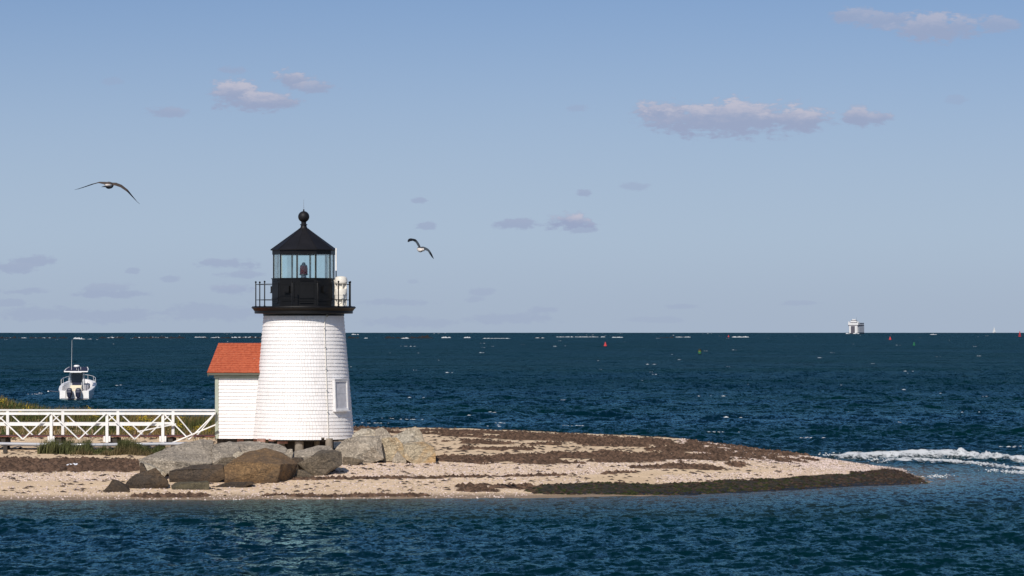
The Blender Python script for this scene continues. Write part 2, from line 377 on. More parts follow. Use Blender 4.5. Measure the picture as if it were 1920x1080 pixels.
# ------------------------------------------------------------------ terrain: a low sand spit
XK = [-70, -40, -20.5, -8, .8, 6.8, 11.2, 13.5, 16.7, 18.0, 18.6]
YN = [112, 114, 115.7, 116.5, 117.6, 120.2, 124.2, 126.8, 128.5, 131, 133]
XF = [-70, -12, -4, 2, 8, 12, 15.2, 17.0, 18.0, 18.6]
YF = [170, 166, 165, 162, 158.5, 152.5, 146.5, 142.5, 139, 135]
XC = [-70, -2, 8, 12, 15, 17.2, 18.6]
ZC = [1.0, 1.0, .80, .62, .42, .22, .05]
def terrain(X, Y):
    X = np.asarray(X, float); Y = np.asarray(Y, float)
    yn = np.interp(X, XK, YN) + 0.5 * (fbm(X * .25, X * 0 + 3.3, 3) - .5)
    yf = np.interp(X, XF, YF) + 1.0 * (fbm(X * .2, X * 0 + 9.3, 3) - .5)
    d1 = Y - yn; d2 = yf - Y; d3 = 16.3 - X + 0.6 * (fbm(Y * .3, Y * 0 + 1.3, 3) - .5)
    cap = np.interp(X, XC, ZC) + 0.011 * np.clip(d1 - 12, 0, 30)
    fr = np.where(d1 > 0, .085 * d1, .06 * d1)
    k = 0.12
    def smin(a, b): h = np.clip(.5 + .5 * (b - a) / k, 0, 1); return b * (1 - h) + a * h - k * h * (1 - h)
    h = smin(fr, cap); h = smin(h, np.where(d2 > 0, .16 * d2, .1 * d2)); h = smin(h, np.where(d3 > 0, .11 * d3, .05 * d3))
    h = h + 0.03   # counter the soft-minimum sag
    land = sstep(.6, 1.1, h)
    h = h + land * (0.60 * np.exp(-((Y - 144.5) / 5.5) ** 2) * sstep(-10.5, -14, X) + 1.15 * np.exp(-((Y - 146) / 5) ** 2 - ((X + 25.5) / 4.2) ** 2)
                    + 1.2 * np.exp(-((Y - 146) / 5) ** 2) * sstep(-25, -30, X))
    shoal = -.10 - .035 * np.clip(X - 17, 0, 60) - .012 * (Y - 140.5 + .1 * (X - 17)) ** 2
    h = np.where(X > 12, np.maximum(h, shoal), h)
    rough = sstep(0, .5, h) * 0.05 * (fbm(X * .9, Y * .6, 4) - .5) * 2
    return np.maximum(h + rough, -2.0)
def gz(x, y): return float(terrain(np.array([x]), np.array([y]))[0])

def ground_at(px, py):
    """world point where the sight line through a photo position meets the beach (or sea level)"""
    Y = np.arange(100, 200, .05); X = (px - 960) / F * Y; Z = H - (py - EYE) / F * Y
    g = np.maximum(terrain(X, Y), 0.0); i = int(np.argmax(Z <= g))
    if Z[i] > g[i]: i = len(Y) - 1
    return X[i], Y[i], g[i]

# bands of wrack, shell and weed lying on the beach: (px, row of far edge, row of near edge)
BANDS = {
 'wrack': [
   [(-40, 861, 885), (60, 861, 887), (130, 860, 887), (200, 863, 886), (262, 863, 884), (290, 866, 882)],
   [(640, 802, 806), (690, 804, 809), (760, 805, 814), (800, 806, 818), (900, 809, 822), (1000, 813, 827), (1060, 815, 833), (1130, 818, 838), (1190, 821, 839), (1240, 824, 838), (1262, 827, 833)],
   [(700, 862, 868), (815, 856, 867), (900, 857, 870), (1000, 853, 871), (1080, 849, 871), (1150, 846, 868), (1220, 842, 866), (1300, 834, 866), (1360, 833, 868), (1420, 839, 866), (1480, 848, 866), (1530, 854, 862)],
   [(500, 897, 901), (640, 896, 900), (760, 894, 898), (900, 893, 896), (1050, 890, 893), (1200, 884, 887)],
   [(1420, 889, 897), (1500, 886, 896), (1600, 880, 893), (1680, 874, 886), (1705, 874, 882)],
   [(820, 829, 833), (900, 826, 833), (960, 832, 838), (1060, 832, 836)],
   [(860, 838, 844), (950, 840, 846), (1010, 841, 845)],
   [(850, 911, 924), (930, 910, 925), (1000, 908, 924), (1060, 904, 916)],
   [(240, 927, 934), (460, 928, 934), (640, 928, 933), (850, 926, 931)],
   [(1180, 874, 880), (1260, 870, 882), (1330, 872, 882), (1400, 868, 876)]],
 'shell': [
   [(-40, 884, 903), (100, 887, 903), (262, 884, 902), (330, 884, 900)],
   [(560, 876, 899), (640, 868, 899), (800, 865, 899), (950, 868, 897), (1060, 868, 893), (1180, 864, 886), (1300, 855, 876), (1360, 836, 872), (1440, 842, 872), (1540, 850, 868)],
   [(-40, 905, 938), (200, 910, 938), (500, 898, 938), (800, 899, 934), (960, 897, 933), (1100, 892, 915)],
   [(1230, 892, 905), (1360, 888, 902), (1480, 882, 898), (1620, 874, 890), (1730, 866, 880)],
   [(1280, 826, 846), (1400, 836, 852), (1500, 846, 860), (1600, 856, 868), (1700, 866, 874)]],
 'weed': [
   [(985, 917, 924), (1030, 910, 927), (1120, 906, 928), (1220, 908, 929), (1300, 905, 929), (1400, 903, 926), (1500, 897, 919), (1600, 890, 912), (1640, 888, 911), (1690, 883, 910), (1712, 880, 906)],
   [(240, 921, 938), (460, 924, 938), (640, 926, 937), (850, 925, 934), (990, 923, 931)]]}
band_w = {}
for kind, bl in BANDS.items():
    band_w[kind] = []
    for b_ in bl:
        rows = []
        for (px, a, c) in b_:
            xa, ya, _ = ground_at(px, a); xc, yc, _ = ground_at(px, c); rows.append(((xa + xc) / 2, yc, ya))
        rows.sort(); band_w[kind].append(np.array(rows))
def band_mask(kind, X, Y, which=None):
    out = np.zeros_like(X, float); gaps = sstep(.36, .52, fbm(X * .75 + 31, Y * .9 + 11, 4)) if kind == 'wrack' else 1.0
    for i, b_ in enumerate(band_w[kind]):
        if which is not None and i not in which: continue
        inx = sstep(b_[0, 0] - .6, b_[0, 0] + .8, X) * sstep(b_[-1, 0] + .6, b_[-1, 0] - .8, X)
        if b_[0, 0] < -19: inx = sstep(b_[-1, 0] + .4, b_[-1, 0] - .4, X)
        wob = 1.1 * (fbm(X * .7 + i * 7, Y * .45, 4) - .5)
        lo = np.interp(X, b_[:, 0], b_[:, 1]); hi = np.interp(X, b_[:, 0], b_[:, 2]); e = np.maximum(.25, .18 * (hi - lo))
        out = np.maximum(out, inx * sstep(lo - e, lo + e, Y + wob * np.minimum(1, (hi - lo) / 2)) * sstep(hi + e, hi - e, Y + wob * np.minimum(1, (hi - lo) / 2)) * (1.0 if kind != 'wrack' or i == 0 else .25 if i == 4 else (.25 + .75 * gaps) * (1 - .45 * sstep(6, 10.5, X) * (i == 2))))
    return out

gx = np.concatenate([np.arange(-70, -26, .5), np.arange(-26, 21, .11)]); gy = np.concatenate([np.arange(104, 113, .5), np.arange(113, 172, .16)])
GX, GY = np.meshgrid(gx, gy); GZ = terrain(GX, GY); nx, ny = len(gx), len(gy)
idx = np.arange(nx * ny).reshape(ny, nx)
quads = np.stack([idx[:-1, :-1], idx[:-1, 1:], idx[1:, 1:], idx[1:, :-1]], -1).reshape(-1, 4)
wr = band_mask('wrack', GX, GY); sh = np.maximum(band_mask('shell', GX, GY, [0, 1, 3, 4]), .35 * band_mask('shell', GX, GY, [2])); wd = band_mask('weed', GX, GY, [0])
GZ = GZ + wr * 0.05 * fbm(GX * 3, GY * 3, 3) + wd * .08 * fbm(GX * 2.5, GY * 2.5, 3)
beach = npmesh('beach', np.stack([GX, GY, GZ], -1).reshape(-1, 3), quads, True)
set_attr(beach, 'wrack', wr.ravel()); set_attr(beach, 'shell', sh.ravel()); set_attr(beach, 'weed', wd.ravel())

def beach_mat():
    m, t, b = base_mat('shelly_sand')
    co = t.new('ShaderNodeTexCoord').outputs['Object']
    at = lambda n: t.new('ShaderNodeAttribute', attribute_name=n).outputs['Fac']
    a = t.noise(t.mapping(co, (.5, .9, 1)), 1.0, 5, .6); f_ = t.noise(co, 30, 3, .7)
    c_ = t.mix(t.ramp(a, .3, .7), (0.57, 0.42, 0.265), (0.68, 0.51, 0.335))
    c_ = t.mix(t.ramp(f_, .45, .75, 0, .35), c_, (0.74, 0.60, 0.46))
    sp = t.new('ShaderNodeSeparateXYZ'); t.l.new(co, sp.inputs[0])
    wet = t.ramp(sp.outputs[2], .16, .03)
    # shell hash
    sn = t.noise(co, 14, 4, .75); c_ = t.mix(t.math('MULTIPLY', at('shell'), t.ramp(sn, .45, .66, 0, .7)), c_, (0.72, 0.58, 0.52))
    # dry eelgrass wrack: dark flecks thickening to mats
    wn = t.noise(t.mapping(co, (5, 9, 9)), 1.0, 6, .75)
    wf = t.ramp(t.math('ADD', at('wrack'), t.math('MULTIPLY', t.math('SUBTRACT', wn, .5), 1.7)), .42, .70)
    wc = t.mix(t.ramp(t.noise(co, 11, 4, .7), .3, .7), (0.055, 0.036, 0.025), (0.150, 0.096, 0.066))
    c_ = t.mix(wf, c_, wc)
    # scattered flecks everywhere
    fl = t.noise(t.mapping(co, (1.6, 5, 5), (3, 7, 1)), 1.5, 6, .7); c_ = t.mix(t.ramp(fl, .72, .78, 0, .7), c_, (0.11, 0.08, 0.06))
    gn = t.noise(co, 7, 6, .75); gf = t.ramp(t.math('ADD', at('weed'), t.math('MULTIPLY', t.math('SUBTRACT', gn, .5), 1.3)), .4, .6)
    gc = t.mix(t.ramp(t.noise(co, 4, 4, .7), .35, .65), (0.012, 0.014, 0.006), (0.045, 0.034, 0.024))
    c_ = t.mix(gf, c_, gc)
    c_ = t.mix(wet, c_, t.mix(1.0, c_, (0.42, 0.40, 0.38), 'MULTIPLY'))
    t.l.new(c_, b.inputs['Base Color'])
    t.l.new(t.math('SUBTRACT', 0.95, t.math('MULTIPLY', wet, .45)), b.inputs['Roughness']); b.inputs['Specular IOR Level'].default_value = .25
    h = t.math('ADD', t.noise(co, 9, 5, .7), t.math('MULTIPLY', t.noise(t.mapping(co, (1, 2, 1)), 1.7, 4, .6), 1.4))
    t.l.new(t.bump(h, .7, .07), b.inputs['Normal'])
    return m
M['beach'] = beach_mat()
o = link_mesh('beach', beach, M['beach']); tag(o, 'low pale sand spit with dark wrack lines and pink shell hash', kind='structure')

# ------------------------------------------------------------------ sea
surf_lines = [  # photo (px,row) of breaking crests, height, foam half width (m), row assumed at sea level
  ([(1545, 853), (1620, 852), (1700, 851), (1770, 850), (1830, 852), (1890, 858), (1960, 862), (2040, 866)], .30, 1.1),
  ([(1630, 862), (1700, 861), (1770, 863), (1830, 868), (1900, 876), (1980, 880)], .14, 1.0),
  ([(1850, 880), (1900, 885), (1960, 888), (2040, 891)], .10, .9),
  ([(1733, 902), (1752, 894), (1776, 890)], .07, .45),
  ([(1722, 906), (1737, 900), (1750, 897)], .05, .3)]
def sea_pt(px, row, z=0.0): Y = (H - z) * F / (row - EYE); return ((px - 960) / F * Y, Y)
surf_w = []
for pts, hgt, wid in surf_lines:
    q = []
    for i in range(len(pts) - 1):
        for k in range(12):
            t_ = k / 12; q.append(sea_pt(pts[i][0] * (1 - t_) + pts[i + 1][0] * t_, pts[i][1] * (1 - t_) + pts[i + 1][1] * t_, hgt * .5))
    surf_w.append((np.array(q), hgt, wid))

WAVE_A = 0.0112
waves = []
wr_ = np.random.default_rng(11)
for i in range(60):
    lam = 0.50 * (5.5 / 0.50) ** (i / 59.0) * wr_.uniform(.94, 1.06); th = R(82) + wr_.normal(0, R(44)); k_ = 2 * math.pi / lam
    waves.append((lam, k_ * math.cos(th), k_ * math.sin(th), wr_.uniform(0, 6.28), math.cos(th), math.sin(th)))
def sea_shape(X, Y):
    dep = -terrain(np.clip(X, -69, 40), np.clip(Y, 105, 171)); 
    inside = (Y > 104) & (Y < 172)
    dep = np.where(inside, dep, 2.0)
    calm = .12 + .88 * sstep(.05, 1.3, dep)
    gust = .65 + .7 * fbm(X * .05, Y * .03, 3)
    far = sstep(145, 200, Y)                  # open water beyond the spit is rougher
    dx = np.zeros_like(X); dy = np.zeros_like(X); dz = np.zeros_like(X)
    for (lam, kx, ky, ph, cx, sy) in waves:
        amp = WAVE_A * lam ** 0.72 * np.where(lam < 1.1, 1.0, .20 + .80 * far if lam > 1.9 else .55 + .45 * far)
        # short waves die out where the sheet is too coarse to carry them
        res = np.where(Y < 200, .24, Y * .0024); amp = amp * sstep(1.8, 4.5, lam / res) * calm * gust * sstep(560, 360, Y)
        a = kx * X + ky * Y + ph; s_, c_ = np.sin(a), np.cos(a)
        dz += amp * s_; dx += .8 * amp * cx * c_; dy += .8 * amp * sy * c_
    foam = np.zeros_like(X)
    near = (np.abs(Y - 142) < 20) & (X > 10) & (X < 40)
    if near.any():
        xs, ys = X[near], Y[near]; zz = np.zeros_like(xs); ff = np.zeros_like(xs)
        for q, hgt, wid in surf_w:
            xq, yq = q[:, 0], q[:, 1]; od = np.argsort(xq); yl = np.interp(xs, xq[od], yq[od]); 
            end = sstep(xq.min() - .8, xq.min() + 1.5, xs) * sstep(xq.max() + 1.0, xq.max() - .5, xs)
            wob = .9 * (fbm(xs * .8, ys * 0 + 2, 3) - .5); d = ys + wob - yl
            lump = .60 + .8 * fbm(xs * 2.6, ys * 1.3, 3)
            zz += end * hgt * lump * np.exp(-(d / (.5 * wid + .35)) ** 2)
            ff = np.maximum(ff, end * np.where(d < 0, np.exp(-(d / (wid * 1.5)) ** 2), np.exp(-(d / (wid * .35)) ** 2)) * .85)
        dz[near] += zz; foam[near] = ff
    shallow = np.exp(-np.clip(dep, 0, 9) / .22) * inside
    mid = np.exp(-np.clip(dep, 0, 9) / 1.0) * inside
    return dx, dy, dz, foam, shallow, mid
ys_ = [-60, -20, 20, 45, 60, 68]
y_ = 73.0
while y_ < 200: ys_.append(y_); y_ += .17 if y_ < 120 else .24
while y_ < 560: ys_.append(y_); y_ *= 1.0024
while y_ < 10800: ys_.append(y_); y_ *= 1.016
SY = np.array(ys_); ncol = 760
SXn = np.linspace(-1, 1, ncol); half = 26 + .195 * np.maximum(SY, 0)
SX = SXn[None, :] * half[:, None]; SYY = np.repeat(SY[:, None], ncol, 1)
dx, dy, dz, foam, shal, midd = sea_shape(SX, SYY)
dz = dz + sstep(4000, 7000, SYY) * 1.1 * (fbm(SX * .02, SYY * .05, 4) - .5)
zc = dz - (SX ** 2 + SYY ** 2) / (2 * EARTH) - 0.0
sv = np.stack([SX + dx, SYY + dy, zc], -1).reshape(-1, 3)
idx = np.arange(len(SY) * ncol).reshape(len(SY), ncol)
sq = np.stack([idx[:-1, :-1], idx[:-1, 1:], idx[1:, 1:], idx[1:, :-1]], -1).reshape(-1, 4)
sea = npmesh('sea', sv, sq, True)
set_attr(sea, 'farness', sstep(200, 540, SYY).ravel()); set_attr(sea, 'foam', foam.ravel()); set_attr(sea, 'shallow', shal.ravel()); set_attr(sea, 'mid', midd.ravel())
SEA_K = dict(refl=0.58, pow=1.4)
def sea_mat():
    m = bpy.data.materials.new('sea_water'); m.use_nodes = True; t = NT(m.node_tree); t.n.clear()
    co = t.new('ShaderNodeTexCoord').outputs['Object']
    at = lambda n: t.new('ShaderNodeAttribute', attribute_name=n).outputs['Fac']
    def vn(sc, off, amt):
        n = t.new('ShaderNodeTexNoise'); t.l.new(t.mapping(co, sc, off), n.inputs['Vector']); n.inputs['Scale'].default_value = 1.0
        n.inputs['Detail'].default_value = 3.0; n.inputs['Roughness'].default_value = .6
        return t.vmath('MULTIPLY', t.vmath('SUBTRACT', n.outputs['Color'], (.5, .5, .5)), (amt * .8, amt, 0))
    # ripples as slopes: the same steepness near and far
    slopes = t.vmath('ADD', t.vmath('ADD', vn((3.4, 1.25, 1), (0, 0, 0), 1.5), vn((9, 4, 1), (2, 3, 0), .9)), vn((.30, .20, 1), (4, 1, 0), .55))
    lost = t.vmath('ADD', vn((.75, .5, 1), (9, 4, 0), 1.5), vn((.10, .045, 1), (1, 7, 0), 1.0))
    fa = t.new('ShaderNodeVectorMath', operation='SCALE'); t.l.new(lost, fa.inputs[0]); t.l.new(at('farness'), fa.inputs['Scale'])
    slopes = t.vmath('ADD', slopes, fa.outputs[0])
    ge = t.new('ShaderNodeNewGeometry')
    nr = t.vmath('NORMALIZE', t.vmath('ADD', ge.outputs['Normal'], slopes))
    streak = t.noise(t.mapping(co, (.012, .035, 1), (7, 2, 0)), 1.0, 5, .6)
    deep = t.mix(t.ramp(streak, .35, .68), (0.0003, 0.0125, 0.0148), (0.0004, 0.0098, 0.0205))
    deep = t.mix(t.math('MULTIPLY', at('mid'), .32), deep, (0.020, 0.036, 0.032))
    body = t.mix(t.math('MULTIPLY', at('shallow'), .75), deep, (0.13, 0.10, 0.072))
    df = t.new('ShaderNodeBsdfDiffuse'); t.l.new(body, df.inputs[0]); t.l.new(nr, df.inputs['Normal'])
    gl = t.new('ShaderNodeBsdfGlossy'); gl.inputs['Roughness'].default_value = .16; t.l.new(nr, gl.inputs['Normal']); gl.inputs[0].default_value = (.50, .90, 1, 1)
    fr = t.new('ShaderNodeFresnel'); fr.inputs[0].default_value = 1.33; t.l.new(nr, fr.inputs['Normal'])
    # wind-roughened water never mirrors at full strength: slopes hide the grazing facets
    k = t.math('MULTIPLY', t.math('POWER', fr.outputs[0], SEA_K['pow']), t.ramp(streak, .3, .7, SEA_K['refl'] * .75, SEA_K['refl'] * 1.15))
    k = t.math('MULTIPLY', k, t.ramp(at('farness'), 0.0, .45, 1.0, .54, False))     # far off, near faces of the waves screen the grazing ones
    mx = t.new('ShaderNodeMixShader'); t.l.new(k, mx.inputs[0]); t.l.new(df.outputs[0], mx.inputs[1]); t.l.new(gl.outputs[0], mx.inputs[2])
    fn = t.noise(t.mapping(co, (2.4, .8, 4)), 1.3, 6, .78)
    ff = t.ramp(t.math('ADD', at('foam'), t.math('MULTIPLY', t.math('SUBTRACT', fn, .5), 2.0)), .40, .82)
    fo = t.new('ShaderNodeBsdfDiffuse'); fo.inputs[0].default_value = (.52, .54, .55, 1)
    m3 = t.new('ShaderNodeMixShader'); t.l.new(ff, m3.inputs[0]); t.l.new(mx.outputs[0], m3.inputs[1]); t.l.new(fo.outputs[0], m3.inputs[2])
    o = t.new('ShaderNodeOutputMaterial'); t.l.new(m3.outputs[0], o.inputs[0]); return m
M['sea'] = sea_mat()
tag(link_mesh('sea', sea, M['sea']), 'choppy dark teal sea reaching to the horizon', kind='structure')

def foam_mat():
    m, t, b = base_mat('white_foam'); co = t.new('ShaderNodeTexCoord').outputs['Object']
    t.l.new(t.mix(t.noise(co, 3, 4), (.44, .47, .48), (.62, .63, .63)), b.inputs['Base Color']); b.inputs['Roughness'].default_value = .9
    b.inputs['Specular IOR Level'].default_value = .1; return m
M['foam'] = foam_mat()

def lumps(name, pts, sizes, mat, seed=1, nside=6, cols=None):
    """many small irregular low mounds joined: pts (n,3), sizes (n,3) half extents"""
    r_ = np.random.default_rng(seed); n = len(pts); k = nside
    ang = (np.arange(k) / k * 2 * np.pi)[None, :] + r_.uniform(0, 6.28, (n, 1)); rad = r_.uniform(.6, 1.15, (n, k))
    base = np.stack([np.cos(ang) * rad * sizes[:, :1], np.sin(ang) * rad * sizes[:, 1:2], np.repeat(-.25 * sizes[:, 2:3], k, 1)], -1) + pts[:, None, :]
    top = np.stack([r_.uniform(-.4, .4, n) * sizes[:, 0], r_.uniform(-.4, .4, n) * sizes[:, 1], sizes[:, 2] * r_.uniform(.7, 1.1, n)], -1) + pts
    vs = np.concatenate([base, top[:, None, :]], 1).reshape(-1, 3)
    i = np.arange(n)[:, None] * (k + 1); a = np.arange(k)[None, :]
    fs = np.stack([i + a, i + (a + 1) % k, np.repeat(i + k, k, 1)], -1).reshape(-1, 3)
    me = npmesh(name, vs, fs, True)
    if cols is not None: set_attr(me, 'tint', np.repeat(cols, k + 1, 0))
    return link_mesh(name, me, mat)

def attr_mat(name, rough=.9):
    m, t, b = base_mat(name); a = t.new('ShaderNodeAttribute', attribute_name='tint')
    co = t.new('ShaderNodeTexCoord').outputs['Object']
    t.l.new(t.mix(t.ramp(t.noise(co, 9, 3), .3, .7, 0, .35), a.outputs['Color'], t.mix(1.0, a.outputs['Color'], (.5, .5, .5), 'MULTIPLY')), b.inputs['Base Color'])
    b.inputs['Roughness'].default_value = rough; b.inputs['Specular IOR Level'].default_value = .15; return m
M['tint'] = attr_mat('dry_plant_matter')

# surf lumps on the breaking crests
pts, szs = [], []
for q, hgt, wid in surf_w:
    dens_ = 26 if hgt > .09 else 14
    for i in range(len(q) * dens_ // 3):
        j = rng.integers(0, len(q)); off = rng.normal(-.25 * wid, .55 * wid)
        x, y = q[j, 0] + rng.normal(0, .25), q[j, 1] + off
        if rng.random() > 1.2 * sstep(.40, .68, fbm(x * .55, y * .7, 3)): continue
        z = hgt * .95 * math.exp(-(off / (.5 * wid + .35)) ** 2) * rng.uniform(.6, 1.0)
        s_ = rng.uniform(.012, .045); pts.append((x, y, z)); szs.append((s_ * 1.5, s_ * 1.2, s_ * .9))
tag(lumps('surf_foam', np.array(pts), np.array(szs), M['foam'], 3), 'white surf foam tumbling over the shoal off the spit tip', kind='stuff')

# whitecaps: short torn streaks of foam on wave crests
pts, szs = [], []
def seaz(x, y): return -(x * x + y * y) / (2 * EARTH)
for i in range(140):
    if i < 60: Y = math.exp(rng.uniform(math.log(200), math.log(900)))
    else: Y = math.exp(rng.uniform(math.log(900), math.log(7500)))
    X = rng.uniform(-.19, .19) * Y
    n_ = rng.integers(1, 4); L = rng.uniform(.08, .30) * (1 + Y / 750.0)
    for k in range(n_):
        s_ = L * rng.uniform(.35, .9); pts.append((X + rng.normal(0, L * 1.3), Y + rng.normal(0, .6), seaz(X, Y) + .08)); szs.append((s_, .3, s_ * rng.uniform(.10, .28)))
for (px, row) in [(735, 787), (765, 789), (930, 796), (1078, 801), (1352, 813), (1520, 824), (1890, 841), (70, 741), (1058, 752), (385, 789), (372, 788), (396, 790), (640, 795), (700, 796)]:
    X, Y = sea_pt(px, row)
    for k in range(9): s_ = rng.uniform(.03, .10); pts.append((X + rng.normal(0, .40), Y + rng.normal(0, .4), .10)); szs.append((s_ * 1.5, s_, s_ * .3))
tag(lumps('whitecaps', np.array(pts), np.array(szs), M['foam'], 4), 'small white wave crests flecking the open sea', kind='stuff')

# ------------------------------------------------------------------ lighthouse
TX, TY = (569.5 - 960) / F * 133.5, 133.5
def trad(z): return 2.085 + (z - 1.62) / (6.72 - 1.62) * (1.655 - 2.085)
def tz_(row): return H - (row - EYE) / F * 133.5
lh = empty('lighthouse', (TX, TY, 0), 'white shingled lighthouse with black iron lantern, gallery and ball finial', 'lighthouse')
MB().lathe([(trad(1.63) - .05, 1.66), (trad(6.72) - .02, 6.73)], 64).build('tower_wall', M['core'], lh, smooth=30)
NC = 34; ch = (6.735 - 1.615) / NC
for i in range(NC):
    z0 = 1.615 + i * ch + rng.normal(0, .004); z1 = z0 + ch * 1.12; r0, r1 = trad(z0), trad(z1)
    n = 98; edges = np.cumsum(rng.uniform(.75, 1.25, n)); edges = edges / edges[-1] * 2 * math.pi + rng.uniform(0, 1)
    mb = MB(); course_out = .028 + rng.normal(0, .002)
    for k in range(n):
        a, b_ = edges[k - 1] if k else edges[-1] - 2 * math.pi, edges[k]; gap = .0017; a += gap; b_ -= gap
        out = course_out + rng.normal(0, .0018); dzb = rng.normal(0, .0012)
        if i == 0 and abs((((a + b_) / 2 + math.pi) % (2 * math.pi)) - math.pi - .43) < .03: dzb += .10
        pt = lambda ang, r_, z: (r_ * math.sin(ang), -r_ * math.cos(ang), z)
        vs = [pt(a, r0 + out, z0 + dzb), pt(b_, r0 + out, z0 + dzb), pt(b_, r1 + .004, z1), pt(a, r1 + .004, z1), pt(a, r0 - .03, z0 + dzb), pt(b_, r0 - .03, z0 + dzb)]
        mb.add(vs, [(0, 1, 2, 3), (0, 4, 5, 1), (0, 3, 4), (1, 5, 2)])
    o = mb.build('shingle_course', M['shingle'], lh); set_attr(o.data, 'var', np.repeat(rng.normal(0, 1, n), 6))
# gallery with cornice
MB().lathe([(1.60, 6.72), (1.69, 6.72), (1.69, 6.805), (2.03, 6.815), (2.05, 6.83), (2.05, 6.925), (2.075, 6.94), (2.10, 6.985), (2.165, 7.045), (2.175, 7.05), (2.175, 7.075), (2.16, 7.08), (2.14, 7.115), (.4, 7.12)], 72).build('gallery_deck', M['black'], lh, smooth=30)
rail_o = bpy.data.objects.new('gallery_railing', None); COL.objects.link(rail_o); rail_o.parent = lh
pang = [-90, -50, -10, 20, 49.5, 79, 111, 145, 180, -145, -109.4]; RR = 2.0
for a in pang:
    x, y = RR * math.sin(R(a)), -RR * math.cos(R(a))
    mb = MB().lathe([(.024, 7.11), (.024, 8.07), (.016, 8.08), (.032, 8.095), (.04, 8.125), (.032, 8.155), (.008, 8.17)], 8, (x, y, 0)); mb.lathe([(.05, 7.112), (.05, 7.135)], 8, (x, y, 0))
    mb.build('railing_post', M['black'], rail_o, smooth=40)
for zr in (8.03, 7.385):
    ring = [(RR * math.sin(R(a)), -RR * math.cos(R(a)), zr) for a in sorted(pang)]; ring.append(ring[0])
    MB().tube(ring, .011, 6, False).build('rail', M['black'], rail_o)
# lantern: ten-sided
A0 = R(-9)
def deca(r_, z): return [(r_ * math.sin(A0 + k * R(36)), -r_ * math.cos(A0 + k * R(36)), z) for k in range(10)]
cr = 1.325
lw = MB().loft([deca(cr, 7.118), deca(cr, 8.24), deca(cr + .03, 8.25), deca(cr + .03, 8.285), deca(cr - .08, 8.29)]).build('lantern_wall', M['black'], lh)
for k in range(10):
    a = A0 + R(36) * (k + .5); ap = cr * math.cos(R(18)); rot = Matrix.Rotation(a, 3, 'Z')
    c_ = Vector((ap * math.sin(a), -ap * math.cos(a), 0)); out = Vector((math.sin(a), -math.cos(a), 0))
    mb = MB()
    mb.box(c_ + out * .008 + Vector((0, 0, 7.72)), (.62, .03, .80), rot)
    mb.build('wall_panel', M['black'], lw, bevel=.008)
    mb = MB(); z_ = 7.70 if k % 2 else 7.50
    if k % 2:
        mb.box(c_ + out * .08 + Vector((0, 0, 7.83)), (.22, .11, .26), rot); mb.box(c_ + out * .09 + Vector((0, 0, 7.683)), (.26, .14, .03), rot)
        mb.build('vent_box', M['black'], lw, bevel=.006)
    else:
        for (o_, z_, w_, d_, h_) in ((.04, 7.45, .60, .05, .03), (.035, 7.26, .56, .04, .035), (.03, 8.19, .56, .03, .03)): MB().box(c_ + out * o_ + Vector((0, 0, z_)), (w_, d_, h_), rot).build('wall_rib', M['black'], lw)
    # panes and mullions
    rg = 1.265; p0 = Vector((rg * math.sin(A0 + R(36) * k), -rg * math.cos(A0 + R(36) * k), 0)); p1 = Vector((rg * math.sin(A0 + R(36) * (k + 1)), -rg * math.cos(A0 + R(36) * (k + 1)), 0))
    d_ = (p1 - p0).normalized(); q0 = p0 + d_ * .035; q1 = p1 - d_ * .035; th = out * .006
    vs = [q0 + th + Vector((0, 0, 8.285)), q1 + th + Vector((0, 0, 8.285)), q1 + th + Vector((0, 0, 9.27)), q0 + th + Vector((0, 0, 9.27)), q0 - th + Vector((0, 0, 8.285)), q1 - th + Vector((0, 0, 8.285)), q1 - th + Vector((0, 0, 9.27)), q0 - th + Vector((0, 0, 9.27))]
    MB().add(vs, [(0, 1, 2, 3), (5, 4, 7, 6), (0, 4, 5, 1), (2, 6, 7, 3), (1, 5, 6, 2), (4, 0, 3, 7)]).build('lantern_pane', M['glass'], lh)
    m_ = MB().bar(p0 + Vector((0, 0, 8.28)), p0 + Vector((0, 0, 9.29)), .04, .05, up=(p0.x, p0.y, 0)).build('mullion', M['black'], lh)
    # pale inner faces of the sash bars
    pin = p0 * .972
    MB().bar(pin + Vector((0, 0, 8.285)), pin + Vector((0, 0, 9.27)), .03, .075, up=(p0.x, p0.y, 0)).build('sash_bar', M['white'], m_)
MB().loft([deca(1.315, 9.27), deca(1.315, 9.44), deca(1.2, 9.44), deca(1.2, 9.27), deca(1.315, 9.27)], caps=False).build('lantern_fascia', M['black'], lh)
MB().loft([deca(1.24, 8.2905), deca(.1, 8.291)], caps=False).build('lantern_floor', M['metal'], lh)
rf = MB().loft([deca(1.2, 9.435), deca(1.385, 9.445), deca(1.39, 9.475), deca(.21, 10.335)], caps=False)
rf.build('lantern_roof', M['roofblack'], lh)
for k in range(10):   # raised seams
    a = A0 + R(36) * k; MB().bar((1.385 * math.sin(a), -1.385 * math.cos(a), 9.482), (.21 * math.sin(a), -.21 * math.cos(a), 10.338), .012, .03).build('roof_seam', M['roofblack'], lh)
prof = [(.215, 10.31), (.215, 10.36), (.17, 10.37), (.13, 10.43), (.12, 10.50), (.155, 10.51), (.155, 10.535), (.11, 10.55), (.105, 10.63)]
prof += [(.235 * math.sin(R(a)), 10.855 - .235 * math.cos(R(a))) for a in range(28, 176, 8)] + [(.03, 11.09), (.03, 11.16), (.008, 11.17)]
MB().lathe(prof, 32).build('ball_finial', M['roofblack'], lh, smooth=40)
MB().tube([(0, 0, 11.15), (0, 0, 11.58)], [.009, .004], 6).build('lightning_rod', M['metal'], lh)
